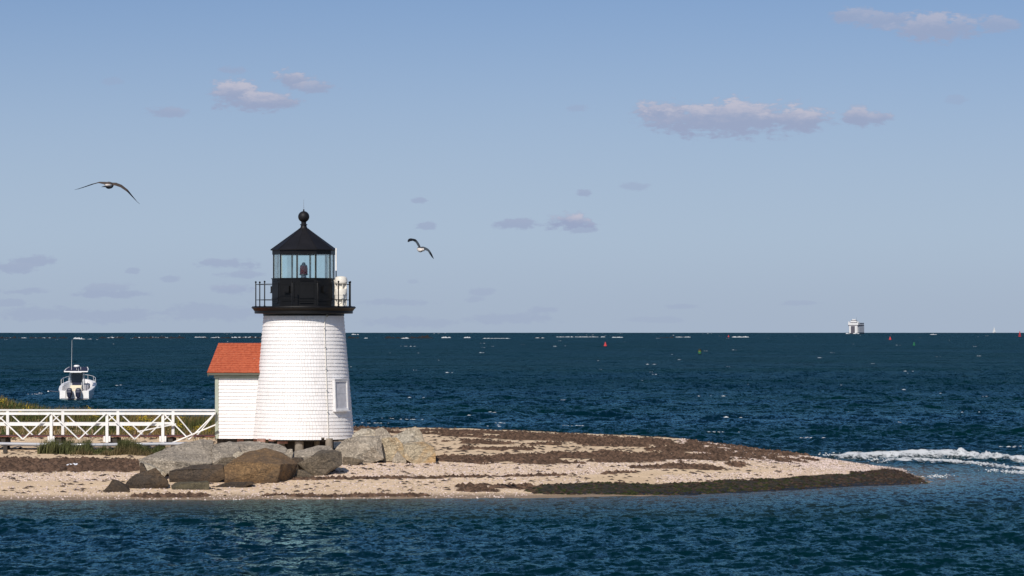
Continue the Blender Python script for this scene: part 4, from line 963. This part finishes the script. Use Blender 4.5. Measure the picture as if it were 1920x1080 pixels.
# low leafy undergrowth in the bank
n = 14000; X = rng.uniform(-30, -12.4, n); Y = rng.uniform(138, 146, n); k = (fbm(X * .55 + 4, Y * .55, 3) > .50) & (Y + 3.0 * (fbm(X * .35, Y * .2, 3) - .5) > 139.2); X, Y = X[k], Y[k]; Z = terrain(X, Y); n = len(X); s_ = rng.uniform(.03, .09, n)
c_ = np.array([[.045, .062, .018]]) * rng.uniform(.5, 1.6, (n, 1))
tag(lumps('leafy_undergrowth', np.stack([X, Y, Z + rng.uniform(.02, .3, n)], -1), np.stack([s_, s_, s_ * .7], -1), M['tint'], 9, 5, c_), 'low dark green leafy growth at the foot of the grass bank', kind='stuff')
# green fringe in front of the footbridge
n = 26000; PXr = rng.uniform(70, 312, n); Y = rng.uniform(129.3, 132.0, n); X = (PXr - 960) / F * Y
dn_ = np.interp(PXr, [70, 85, 110, 145, 160, 300, 312], [.15, .5, .75, .4, 1, 1, .1]) * sstep(129.3, 130.2, Y + 2.6 * (fbm(X * .9, Y * 0, 4) - .5)); k = rng.random(n) < dn_ * (.35 + .9 * fbm(X * 1.2, Y, 3)); X, Y = X[k], Y[k]; Z = terrain(X, Y) - .02; n = len(X)
fr_ = sstep(130.6, 129.8, Y)[:, None]; c_ = (np.array([[.076, .084, .030]]) * (1 - .75 * fr_) + np.array([[.11, .075, .035]]) * .75 * fr_) * rng.uniform(.5, 1.4, (n, 1))
blades('beach_grass_strip', X, Y, Z, rng.uniform(.25, .62, n) * np.clip((fbm(X * 1.7, Y * 1.0, 3) - .30) * 3.2, .10, 1.15) * (1 - .5 * fr_[:, 0]), rng.uniform(.012, .035, n), c_, 'short green grass strip in front of the footbridge posts', seed=3)
# goldenrod: individual flowering clumps
gold, goldm, pos = [], None, []
def goldenrod(px, row, Y, sc):
    q = P(px, row, Y); g = gz(q.x, q.y); o = empty('goldenrod', (q.x, q.y, g)); hgt = max(.3, q.z - g)
    st = MB(); fl = MB()
    for k in range(int(4 + 4 * sc)):
        x, y = random.gauss(0, .14 * sc), random.gauss(0, .14); h_ = hgt * random.uniform(.82, 1.04); st.tube([(x * .4, y * .4, -.03), (x, y, h_)], [.009, .005], 4)
        for j in range(9):
            s_ = random.uniform(.014, .032); c_ = Vector((x + random.gauss(0, .045), y + random.gauss(0, .045), h_ + random.uniform(-.09, .07)))
            fl.add([c_ + Vector(random.choice([(1, 0, 0), (0, 1, 0)])) * s_, c_ + Vector((-.5, .6, .2)) * s_, c_ + Vector((-.5, -.6, -.1)) * s_, c_ + Vector((0, 0, 1)) * s_], [(0, 1, 2), (0, 1, 3), (1, 2, 3), (2, 0, 3)])
    st.build('stems', M['stem'], o); fl.build('flower_heads', M['gold'], o); return o
M['stem'] = paint('plant_stem', (.07, .085, .025), .8); M['gold'] = paint('goldenrod_yellow', (.44, .32, .015), .8, .3, 20)
gold_list = [(165, 764, 141, 1.1, 'yellow goldenrod clump rising above the rail over open water'), (1, 748, 142, 1.0, 'yellow goldenrod at the tall left end of the grass bank'),
 (52, 763, 142, .5, 'little yellow goldenrod sprig right of the tall end of the bank, above the rail'), (40, 768, 141, .5, 'low goldenrod sprig peeping just over the rail near the left edge'),
 (262, 782, 139.5, .9, 'left goldenrod of the dense cluster near the middle of the third bay'), (270, 783, 139, .8, 'goldenrod in the centre of the dense cluster in the third bay'), (277, 782, 139.5, .8, 'right goldenrod of the dense cluster in the third bay'),
 (216, 783, 139.5, .7, 'goldenrod just right of the second footbridge post, under the top rail'), (302, 785, 139.5, .9, 'goldenrod directly left of the last footbridge post'), (338, 785, 139, 1.0, 'tall goldenrod just right of the last far railing post'),
 (340, 795, 138.5, .8, 'lower goldenrod below the tall one right of the last far post'), (375, 799, 138.2, 1.0, 'goldenrod nearest the shed behind the sloping handrail'), (382, 804, 138, .7, 'lowest goldenrod beside the shed, touching the sloping handrail'),
 (127, 790, 139, .5, 'tiny goldenrod beside the far post right of the first bay'), (178, 777, 141, .6, 'small goldenrod hanging under the top rail in the second bay'), (238, 800, 138, .6, 'small goldenrod below the mid rail, left of two'), (248, 801, 138, .5, 'small goldenrod below the mid rail, right of two'),
 (205, 786, 139.5, .5, 'small goldenrod behind the second footbridge post')]
for (px, row, Y, sc, lb) in gold_list:
    tag(goldenrod(px, row, Y + 1.6, sc), lb, 'plant', 'goldenrod clumps behind the footbridge')

q = ground_at(135, 874); lt = MB()
for k in range(7):
    c_ = Vector((random.gauss(0, .10), random.gauss(0, .04), random.uniform(.02, .07)))
    lt.add([c_ + Vector((random.uniform(.06, .13), 0, random.uniform(-.02, .04))), c_ + Vector((0, .07, .05)), c_ + Vector((-random.uniform(.06, .13), 0, random.uniform(-.02, .03))), c_ + Vector((0, -.06, -.01)), c_ + Vector((0, 0, -.05))], [(0, 1, 2), (0, 2, 3), (0, 3, 4), (2, 4, 3), (0, 4, 1), (1, 4, 2)])
o = lt.build('plastic_bag', M['litter']); o.location = q; tag(o, 'crumpled white plastic scrap on the dark wrack band', 'litter')

# ------------------------------------------------------------------ gulls
def gull(name, loc, body, wings, label, head_dir, px_per_m, tail):
    """body: list of (x,y,z,r) along the spine in metres; wings: two lists of stations (x,z px offsets, chord m, rise m)"""
    mb = MB(); rings = []
    for i, (x, y, z, rx, rz_) in enumerate(body):
        rings.append([(x + rx * math.cos(2 * math.pi * k / 12), y, z + rz_ * math.sin(2 * math.pi * k / 12)) for k in range(12)])
    mb.loft(rings)
    mb.loft(tail)
    for st in wings:
        rs = []
        for (x, z, ch_, rise, th, yo) in st:
            x /= px_per_m; z /= px_per_m; sec = []
            for (c_, t_) in ((-.5, 0), (-.3, .7), (.1, 1), (.42, .6), (.5, 0), (.42, -.5), (.1, -.7), (-.3, -.4)):
                sec.append((x, yo + c_ * ch_, z + c_ * rise + t_ * th))
            rs.append(sec)
        mb.loft(rs)
    me = pymesh(name, mb.v, mb.f); bm = bmesh.new(); bm.from_mesh(me); bmesh.ops.recalc_face_normals(bm, faces=bm.faces[:]); bm.to_mesh(me); bm.free()
    tmp = bpy.data.objects.new(name, me); COL.objects.link(tmp)
    rm = tmp.modifiers.new('union', 'REMESH'); rm.mode = 'VOXEL'; rm.voxel_size = .008
    smm = tmp.modifiers.new('smooth', 'SMOOTH'); smm.iterations = 2; smm.factor = .4
    dg = bpy.context.evaluated_depsgraph_get(); ev_ = tmp.evaluated_get(dg); me2 = bpy.data.meshes.new_from_object(ev_); bpy.data.objects.remove(tmp)
    me2.polygons.foreach_set('use_smooth', [True] * len(me2.polygons))
    o = link_mesh(name, me2); o.location = loc; tag(o, label, 'gull', 'gulls flying over the point'); return o, me2
def tint_mesh(me, fn, mat):
    n = len(me.vertices); co = np.empty(n * 3, np.float32); me.vertices.foreach_get('co', co); co = co.reshape(-1, 3)
    set_attr(me, 'tint', np.array([fn(*c) for c in co])); me.materials.clear(); me.materials.append(mat)
k1 = 93.75
b1 = [(-.02, -.20, -.02, .02, .015), (-.015, -.14, -.018, .055, .045), (-.01, -.02, -.005, .078, .075), (.0, .12, .0, .07, .068), (.01, .22, .01, .045, .045), (.01, .28, .015, .047, .045), (.01, .34, .015, .03, .028), (.01, .39, .008, .008, .01)]
t1 = [[(-.055, -.20, -.028), (.045, -.20, -.028), (.045, -.20, -.014), (-.055, -.20, -.014)], [(-.115, -.36, -.058), (.095, -.36, -.06), (.095, -.36, -.05), (-.115, -.36, -.048)]]
wl = [(6, 2.0, .20, .05, .022, .05), (-9, 3.5, .21, .055, .02, .06), (-20, 5.2, .20, .03, .014, .10), (-32, 2.2, .17, .0, .010, .08), (-45, -2.8, .14, .0, .008, .02), (-57, -7.2, .09, .0, .006, -.04), (-65, -9.3, .03, .0, .004, -.08)]
wrr = [(-6, 2.0, .20, .05, .022, .05), (11, 1.8, .21, .06, .02, .06), (21, -1.8, .20, .06, .016, .10), (33, -10.5, .18, .05, .012, .08), (44, -22.5, .14, .02, .009, .02), (53, -32, .09, .0, .006, -.04), (59, -36.8, .03, .0, .004, -.08)]
g1, gm1 = gull('gull', P(205, 347, 64), b1, [wl, wrr], 'dark backed gull gliding away with long drooping wings, upper left sky', 0, k1, t1)
def c1(x, y, z):
    if y < -.22: return (.03, .028, .03)
    if abs(x - .0) < .085 and y < -.06: return (.10, .078, .066) if z > .012 else (.62, .57, .52) if z > -.050 else (.05, .045, .045)
    if abs(x) < .10 and y > .18: return (.16, .13, .11)
    if abs(x) > .36: return (.012, .012, .014)
    return (.085, .066, .055)
tint_mesh(gm1, c1, M['tint'])
k2 = 55.0
b2 = [(.06, -.18, -.05, .02, .02), (.045, -.13, -.05, .06, .05), (.0, -.02, -.03, .09, .085), (-.03, .1, -.01, .085, .08), (-.06, .2, .01, .05, .05), (-.075, .27, .02, .05, .048), (-.085, .33, .02, .03, .028), (-.09, .38, .01, .008, .01)]
t2 = [[(.02, -.17, -.07), (.10, -.17, -.07), (.10, -.17, -.04), (.02, -.17, -.04)], [(.08, -.30, -.085), (.175, -.30, -.075), (.17, -.30, -.06), (.08, -.30, -.07)]]
wl2 = [(0, 2.0, .20, .06, .022, .05), (-2.5, 6.0, .20, .10, .020, .06), (-5.6, 11.0, .20, .10, .016, .08), (-9.2, 15.6, .17, .07, .014, .10), (-14, 17.6, .17, .10, .012, .06), (-19, 17.4, .15, .14, .010, .0), (-22.5, 16.0, .11, .14, .008, -.04), (-24, 14.4, .05, .08, .005, -.07)]
wl2 = [(x, z, c_, r_ * (1.5 if k_ < 4 else .85), t_ * (2.2 if k_ < 4 else 1.3), y_) for k_, (x, z, c_, r_, t_, y_) in enumerate(wl2)]
wr2 = [(-1, 1.0, .20, .05, .022, .05), (5.5, .8, .20, .08, .022, .06), (10.2, 0.2, .18, .06, .018, .09), (14.5, -2.0, .16, .06, .016, .08), (18, -6.6, .14, .09, .015, .04), (22, -12.5, .11, .08, .012, .0), (25.6, -18.6, .03, .02, .005, -.05)]
wr2 = [(x, z, c_, r_ * 1.5, t_ * 2.0, y_) for (x, z, c_, r_, t_, y_) in wr2]
g2, gm2 = gull('gull', P(788, 467, 110), b2, [wl2, wr2], 'white bellied gull banking with one wing raised, right of the lantern', 0, k2, t2)
def c2(x, y, z):
    if y < -.21: return (.02, .02, .022)
    if math.hypot(x, z + .02) < .125: return (.66, .60, .54) if z < .035 else (.04, .045, .055)
    if abs(x) > .33 or z > .27: return (.010, .012, .016)
    return (.06, .075, .09)
tint_mesh(gm2, c2, M['tint'])

# ------------------------------------------------------------------ moored powerboat (seen over the stern)
BY = 278.0; bt = empty('moored_powerboat', (P(139.5, 749, BY).x, BY, seaz(0, BY) - .03), 'white centre console powerboat with twin dark outboards moored left of the lighthouse', 'boat', rz=R(2.5))
# stations along length (y forward): half beam at sheer, sheer height, half beam at chine, chine height, keel
stn = [(0, 1.28, .78, 1.18, .02, -.30), (.9, 1.42, .92, 1.24, .04, -.35), (2.5, 1.52, 1.10, 1.26, .08, -.38), (4.5, 1.50, 1.32, 1.1, .18, -.36), (6.2, 1.22, 1.50, .72, .38, -.25), (7.4, .70, 1.62, .32, .65, .05), (8.0, .12, 1.70, .06, 1.1, .8)]
rings = []
for (y, hb, zs, cb_, zc_, zk) in stn:
    rings.append([(-hb, y, zs), (-(hb * .55 + cb_ * .45), y, zs * .5 + zc_ * .5 - .02), (-cb_, y, zc_), (0, y, zk), (cb_, y, zc_), (hb * .55 + cb_ * .45, y, zs * .5 + zc_ * .5 - .02), (hb, y, zs)])
mb = MB(); mb.loft(rings, closed=False, caps=False)
n_ = len(rings[0]); mb.f.append(tuple(range(n_)))
hull = mb.build('hull', M['boatwhite'], bt, smooth=35)
# gunwale and inner lining
mb = MB()
for i in range(len(stn) - 1):
    for s_ in (-1, 1):
        y0, h0, z0 = stn[i][:3]; y1, h1, z1 = stn[i + 1][:3]; w0, w1 = min(.24, h0 * .8), min(.24, h1 * .8)
        mb.add([(s_ * (h0 + .03), y0, z0 - .05), (s_ * (h1 + .03), y1, z1 - .05), (s_ * (h1 + .02), y1, z1 + .03), (s_ * (h0 + .02), y0, z0 + .03), (s_ * (h0 - w0), y0, z0 + .03), (s_ * (h1 - w1), y1, z1 + .03), (s_ * (h1 - w1 - .02), y1, .45 if i < 4 else z1 - .1), (s_ * (h0 - w0 - .02), y0, .45)], [(0, 1, 2, 3), (3, 2, 5, 4), (4, 5, 6, 7)])
mb.build('gunwale', M['boatwhite'], bt)
MB().box((0, 3.2, .42), (2.3, 6.0, .06)).build('cockpit_sole', M['boatwhite'], bt)
mb = MB(); mb.box((-1.0, -.02, .46), (.52, .16, .72)); mb.box((1.0, -.02, .46), (.52, .16, .72)); mb.box((0, .02, .36), (.22, .12, .52)); mb.build('transom', M['boatwhite'], bt, bevel=.02)
MB().box((0, -.05, .13), (2.35, .12, .1)).build('rub_strip', M['boatgrey'], bt)
mb = MB(); mb.box((-.93, -.06, -.04), (.7, .1, .24)); mb.box((.93, -.06, -.04), (.7, .1, .24)); mb.box((0, -.06, -.04), (.3, .1, .24)); mb.build('boot_stripe', M['slime'], bt, bevel=.02)
for s_ in (-.39, .37):
    x = s_; en = bpy.data.objects.new('outboard_engine', None); COL.objects.link(en); en.parent = bt; en.location = (x, -.42, 0)
    prof = [(.15, .26, .28), (.20, .36, .30), (.235, .62, .36), (.235, .84, .34), (.19, 1.0, .28), (.09, 1.07, .15)]
    rs = [[(w * c_, l_ * s2, z) for c_, s2 in ((-1, -.6), (-.6, -1), (.6, -1), (1, -.6), (1, .7), (.5, 1), (-.5, 1), (-1, .7))] for (w, z, l_) in prof]
    MB().loft(rs).build('engine_cowl', M['engine'], en, smooth=40)
    MB().loft([[(-.075, -.14, -.55), (.075, -.14, -.55), (.075, .1, -.55), (-.075, .1, -.55)], [(-.11, -.2, .34), (.11, -.2, .34), (.11, .14, .34), (-.11, .14, .34)]]).build('engine_leg', M['engine'], en)
    MB().box((0, -.15, .10), (.24, .34, .03)).build('cavitation_plate', M['engine'], en)
    MB().box((0, -.345, .72), (.30, .012, .03)).build('cowl_stripe', M['alu'], en)
MB().box((0, 1.25, .78), (1.0, .55, .66)).build('leaning_seat', M['cream'], bt, bevel=.05)
MB().box((0, 1.45, 1.16), (1.0, .12, .22)).build('seat_back', M['cream'], bt, bevel=.03)
MB().box((0, 2.6, .95), (.92, .9, 1.05)).build('console', M['boatwhite'], bt, bevel=.05)
MB().box((0, 2.12, 1.35), (.80, .06, .26)).build('dash_panel', M['navy'], bt)
MB().box((-.02, 2.75, 1.9), (1.0, .05, .95)).build('clear_enclosure', M['smoke'], bt)
tt = bpy.data.objects.new('hardtop', None); COL.objects.link(tt); tt.parent = bt
for x in (-.6, .6):
    for y in (1.9, 3.1): MB().tube([(x * 1.08, y, .5), (x * .98, y, 2.2), (x * .94, y, 2.44)], .035, 8).build('hardtop_leg', M['alu'], tt)
def rr(w, l_, z): return [(-w, 1.35, z), (w, 1.35, z), (w * .95, 2.6, z + .2), (w * .8, 3.6, z + .34), (-w * .8, 3.6, z + .34), (-w * .95, 2.6, z + .2)]
MB().loft([rr(.95, 1, 2.42), rr(.95, 1, 2.50)]).build('hardtop_canvas', M['navy'], tt)
MB().tube(rr(1.02, 1, 2.45) + [rr(1.02, 1, 2.45)[0]], .05, 8, False).build('hardtop_rim', M['boatwhite'], tt)
MB().tube([(-.5, 1.3, 2.38), (.5, 1.3, 2.38)], .03, 6).build('rod_rail', M['alu'], tt)
rd_ = bpy.data.objects.new('radar', None); COL.objects.link(rd_); rd_.parent = bt; rd_.location = (0, 2.2, 2.55)
MB().tube([(0, 0, 0), (0, 0, .28)], .04, 8).build('radar_post', M['alu'], rd_)
MB().lathe([(.10, .27), (.22, .29), (.26, .34), (.26, .40), (.22, .46), (.10, .48)], 20).build('radar_dome', M['boatwhite'], rd_, smooth=40)
MB().tube([(-.43, 1.9, 2.4), (-.42, 1.9, 3.2), (-.39, 1.9, 5.22)], [.018, .013, .008], 6).build('tall_antenna', M['boatwhite'], bt)
MB().tube([(.35, 2.2, 2.55), (.35, 2.2, 2.85)], .02, 6).build('short_antenna', M['boatwhite'], bt)
for x, y in ((.52, 1.5), (-.62, 2.1), (.2, 1.4)): MB().tube([(x, y, 1.1 if abs(x) > .3 else 2.4), (x + .05, y - .1, 1.75 if abs(x) > .3 else 2.72)], .02, 6).build('rod_holder', M['alu'], bt)
for s_ in (-1, 1):
    pr = [(s_ * 1.46, 3.4, 1.25), (s_ * 1.48, 3.5, 1.72), (s_ * 1.42, 4.8, 1.85), (s_ * 1.1, 6.3, 1.98), (s_ * .5, 7.6, 2.08), (0, 7.95, 2.1)]
    MB().tube(pr, .02, 6).build('bow_rail', M['alu'], bt)
    for (x, y, z) in pr[2:5]: MB().tube([(x, y, z), (x, y, z - .5)], .016, 6).build('rail_stanchion', M['alu'], bt)
MB().box((.75, 3.3, .95), (.5, 1.6, .9)).build('covered_seat', M['boatgrey'], bt, bevel=.08)

def ball(name, px, row, r_, mat, label, cat='mooring buoy'):
    Y = 6.15 * F / (row - EYE); x = (px - 960) / F * Y; o = empty(name, (x, Y, seaz(x, Y)), label, cat)
    MB().lathe([(.01, -r_ * .6)] + [(r_ * math.sin(R(a)), r_ * .25 - r_ * math.cos(R(a))) for a in range(36, 176, 12)] + [(.05, r_ * 1.26)], 16).build('float', mat, o, smooth=60)
    MB().lathe([(.06, r_ * 1.22), (.06, r_ * 1.4), (.03, r_ * 1.42)], 8).build('eye', M['metal'], o)
    MB().lathe([(r_ * 1.0, 0), (r_ * 1.015, .03), (r_ * .98, .06)], 16).build('weed_line', M['slime'], o); return o
ball('mooring_buoy', 90.5, 734.5, .12, M['boatwhite'], 'small round white mooring buoy floating left of the powerboat')
ball('mooring_buoy', 1477, 791, .06, M['boatwhite'], 'tiny white float off the right half of the spit')
qa = P(91, 734, 300); MB  # mooring line
ml = MB().tube([(bt.location.x - 1.1, BY + 4, .9), (bt.location.x - 1.9, BY + 12, .3), (P(90.5, 734, 310).x, 311, .12)], .02, 5).build('mooring_line', M['boatgrey']); tag(ml, 'thin mooring line running from the powerboat to the white buoy', 'rope')

# ------------------------------------------------------------------ far things: ferry, channel buoys, breakwater, sailboat
def sea_far(px, row):
    a = (row - EYE) / F; Y = (a - math.sqrt(max(0, a * a - 2 * H / EARTH))) * EARTH if a * a > 2 * H / EARTH else math.sqrt(2 * H * EARTH)
    return (px - 960) / F * Y, Y, -Y * Y / (2 * EARTH)
FY = 4600.0; fx = (1599.5 - 960) / F * FY; fe = empty('ferry', (fx, FY, seaz(fx, FY)), 'white car ferry coming bow on at the horizon', 'ferry', rz=R(-27)); fe.scale = (.78, .42, 1)
s = FY / F       # metres per photo pixel out there
hl = []
for (y, w, zt_) in ((0, 7.6, 11.6), (4, 9.0, 11.6), (14, 9.6, 11.2), (60, 9.6, 10.8)):
    hl.append([(-w, y, zt_), (-w, y, 2.2), (-w * .86, y, -.5), (w * .86, y, -.5), (w, y, 2.2), (w, y, zt_)])
MB().loft(hl).build('hull', M['shipgrey'], fe)
MB().box((-3.6 + 3.2, -.25, 5.9), (7.8, .5, 10.6)).build('bow_door', M['shipdark'], fe)
MB().box((5.2, -.2, 6.2), (3.0, .5, 10.2)).build('bow_panel', M['shipwhite'], fe)
MB().box((-5.8, -.2, 6.2), (2.6, .5, 10.2)).build('bow_panel', M['shipwhite'], fe)
MB().loft([[(-8.2, -.3, -.4), (8.2, -.3, -.4), (9.7, 60, -.4), (-9.7, 60, -.4)], [(-8.2, -.3, 1.2), (8.2, -.3, 1.2), (9.75, 60, 1.2), (-9.75, 60, 1.2)]]).build('boot_top', M['shipblack'], fe)
MB().box((0, 30, 11.9), (19.4, 58, 1.6)).build('window_band', M['shipdark'], fe)
MB().box((0, 7, 14.2), (19.6, 12, 3.0)).build('promenade_deck', M['shipwhite'], fe)
for x in (-8.9, 8.9): MB().box((x, 6, 16.6), (2.0, 5, 2.4)).build('bridge_wing', M['shipwhite'], fe)
MB().box((0, 38, 13.7), (19.0, 40, 2.0)).build('saloon', M['shipgrey'], fe); MB().box((0, 38, 15.2), (19.2, 40, 1.0)).build('saloon_roof', M['shipdark'], fe)
MB().box((0, 8, 16.2), (11.8, 7, 1.1)).build('bridge_windows', M['shipdark'], fe); MB().box((0, 8, 17.7), (12.2, 8, 2.0)).build('wheelhouse', M['shipwhite'], fe); MB().box((0, 8, 19.1), (10.8, 7, .9)).build('wheelhouse_roof', M['shipdark'], fe)
MB().box((0, 9, 20.2), (3.6, 4, 1.4)).build('mast_house', M['shipwhite'], fe)
for x, z in ((-2.6, 21.4), (2.4, 22.0)): MB().box((x, 9, 20.4), (1.2, 1.2, 1.8)).build('radar_mast', M['shipwhite'], fe)
MB().tube([(4.2, 9, 19), (5.0, 9, 24)], [.25, .12], 6).build('mast', M['metal'], fe)
pts = np.array([(fx - 9 + rng.normal(0, 1.5), FY - 2, seaz(fx, FY) + .2) for k in range(7)] + [(fx + 7 + rng.normal(0, 3), FY - 2, seaz(fx, FY) + .2) for k in range(7)])
tag(lumps('bow_wave', pts, np.stack([rng.uniform(1, 2.6, 14), rng.uniform(1, 2, 14), rng.uniform(.6, 1.4, 14)], -1), M['foam'], 12), 'white bow wave at the foot of the ferry', kind='stuff')

def buoy(px, row, kind_, label, h_px):
    x, y, z = sea_far(px, row); sc = y / F * h_px; o = empty('channel_buoy', (x, y, z), label, 'buoy', 'channel buoys on the open water')
    if kind_ == 'nun':
        MB().lathe([(.36 * sc, -.2 * sc), (.40 * sc, .05 * sc), (.38 * sc, .22 * sc), (.2 * sc, .45 * sc)], 14).build('float', M['buoyred'], o, smooth=40)
        MB().lathe([(.205 * sc, .45 * sc), (.16 * sc, .75 * sc), (.04 * sc, 1.0 * sc)], 14).build('topmark', M['buoyred'], o, smooth=40)
    elif kind_ == 'can':
        MB().lathe([(.36 * sc, -.2 * sc), (.37 * sc, .12 * sc)], 14).build('float', M['buoyblack'], o, smooth=40)
        MB().lathe([(.30 * sc, .12 * sc), (.30 * sc, .42 * sc), (.26 * sc, .44 * sc)], 14).build('lower_band', M['buoygreen'], o, smooth=40)
        MB().lathe([(.29 * sc, .44 * sc), (.29 * sc, .66 * sc)], 14).build('middle_band', M['buoyyellow'], o, smooth=40)
        MB().lathe([(.27 * sc, .66 * sc), (.27 * sc, .97 * sc), (.1 * sc, 1.0 * sc)], 14).build('topmark', M['buoyblack'], o, smooth=40)
    elif kind_ == 'green':
        MB().lathe([(.40 * sc, -.2 * sc), (.42 * sc, .35 * sc), (.3 * sc, .4 * sc)], 14).build('float', M['buoygreen'], o, smooth=40)
        MB().lathe([(.26 * sc, .4 * sc), (.26 * sc, 1.0 * sc)], 12).build('topmark', M['buoygreen'], o, smooth=40)
    else:
        MB().lathe([(.26 * sc, -.1 * sc), (.26 * sc, .16 * sc)], 12).build('float', M['buoyred'], o)
        for a in range(4): MB().tube([(.2 * sc * math.cos(a * 1.571 + .7), .2 * sc * math.sin(a * 1.571 + .7), .16 * sc), (.05 * sc * math.cos(a * 1.571 + .7), .05 * sc * math.sin(a * 1.571 + .7), .8 * sc)], .035 * sc, 5).build('tower_leg', M['buoyred'], o)
        MB().box((0, 0, .5 * sc), (.2 * sc, .2 * sc, .22 * sc)).build('daymark', M['buoyred'], o); MB().lathe([(.07 * sc, .78 * sc), (.07 * sc, 1.0 * sc)], 8).build('lantern', M['buoyred'], o)
    return o
buoy(1135, 649, 'nun', 'small red cone topped buoy right of the lighthouse in mid distance', 8)
buoy(1312, 664, 'can', 'black and yellow green can buoy, nearest of the buoys', 10)
buoy(1669, 637, 'nun', 'distant red buoy to the right below the ferry', 6)
buoy(1714, 648, 'green', 'small green buoy right of the distant red one', 6)
buoy(1912, 631, 'tower', 'tall red lattice buoy at the right edge near the horizon', 10)
buoy(1366, 632, 'nun', 'faint red buoy beside a white breaker near the horizon', 4)

x, y, z = (1863 - 960) / F * 6800, 6800, seaz(0, 6800); sb = empty('sailboat', (x, y, z), 'tiny white sailing boat on the horizon at far right', 'sailboat', rz=R(25))
MB().loft([[(-2, 0, .2), (0, -.9, .2), (5, -.6, .3), (5, .6, .3), (0, .9, .2)], [(-2.4, 0, 1.6), (0, -1.3, 1.5), (5.5, -1, 1.4), (5.5, 1, 1.4), (0, 1.3, 1.5)]]).build('hull', M['shipwhite'], sb)
MB().tube([(1.2, 0, 1.4), (1.2, 0, 14)], .12, 6).build('mast', M['shipwhite'], sb)
MB().add([(1.4, .05, 2.4), (5.2, .5, 2.4), (1.4, .05, 13.5), (1.4, -.05, 2.4), (5.2, .4, 2.4), (1.4, -.05, 13.5)], [(0, 1, 2), (3, 5, 4), (0, 3, 4, 1), (1, 4, 5, 2)]).build('mainsail', M['sail'], sb)
MB().add([(1.0, .05, 12), (-2.2, 0, 1.7), (.9, .4, 2.2), (1.0, -.05, 12), (-2.2, -.1, 1.7), (.9, .3, 2.2)], [(0, 1, 2), (3, 5, 4), (0, 3, 4, 1), (1, 4, 5, 2)]).build('jib', M['sail'], sb)

# breakwater of dark stones awash, with waves breaking on it
pts, szs, fp, fz = [], [], [], []
def jseg(p0, p1, row, n, big=1.0):
    for i in range(n):
        px = rng.uniform(p0, p1); x, y, z = sea_far(px, row); s_ = rng.uniform(.6, 1.8) * big; pts.append((x, y + rng.normal(0, 3), z)); szs.append((s_ * 1.7, s_ * 1.4, s_ * rng.uniform(.45, 1.0)))
for a, b_, n in [(-160, 38, 60), (55, 75, 6), (60, 105, 12), (108, 125, 8), (180, 230, 14), (250, 345, 50), (375, 390, 4), (400, 440, 12), (440, 500, 22), (655, 672, 6), (724, 765, 26), (765, 810, 34)]: jseg(a, b_, 634.3, n)
for k in range(4): jseg(786, 802, 634.2, 2, 1.9)
jseg(1004, 1022, 634, 6, .8); jseg(1238, 1262, 633.5, 10, .9)
o = lumps('breakwater', np.array(pts), np.array(szs), M['jettyrock'], 21, 7); tag(o, 'low breakwater of dark stones awash along the far channel', 'breakwater')
def fseg(p0, p1, row, n, hgt=.5):
    for i in range(n):
        px = rng.uniform(p0, p1); x, y, z = sea_far(px, row); fp.append((x, y + rng.normal(0, 4), z + .15)); fz.append((rng.uniform(.5, 1.9), 1.0, hgt * rng.uniform(.3, 1.0)))
for a, b_, r_, n, h_ in [(8, 20, 634.2, 12, .5), (42, 50, 634, 7, .5), (60, 95, 634, 14, .35), (138, 152, 635.5, 16, 1.0), (150, 172, 636.2, 8, .3), (203, 224, 633.6, 24, .6), (258, 315, 633.6, 44, .6), (366, 385, 632.8, 20, .6), (398, 410, 633.4, 12, .6), (436, 480, 633.2, 50, .7),
   (480, 494, 633.5, 10, .5), (660, 672, 627.5, 10, 1.2), (686, 690, 634.5, 4, .6), (756, 764, 634.8, 8, .8), (829, 846, 633.6, 22, .9), (872, 882, 633.6, 10, .9), (905, 955, 635, 22, .4), (1005, 1020, 634, 10, .4), (1045, 1135, 632.2, 50, .5), (1150, 1168, 633, 12, .7), (1268, 1293, 632.5, 16, .5), (1375, 1404, 632.5, 30, .8), (1745, 1757, 627.5, 10, 1.0)]: fseg(a, b_, r_, n, h_)
tag(lumps('breaking_foam', np.array(fp), np.array(fz), M['foam'], 22), 'white foam where waves break along the far breakwater', kind='stuff')
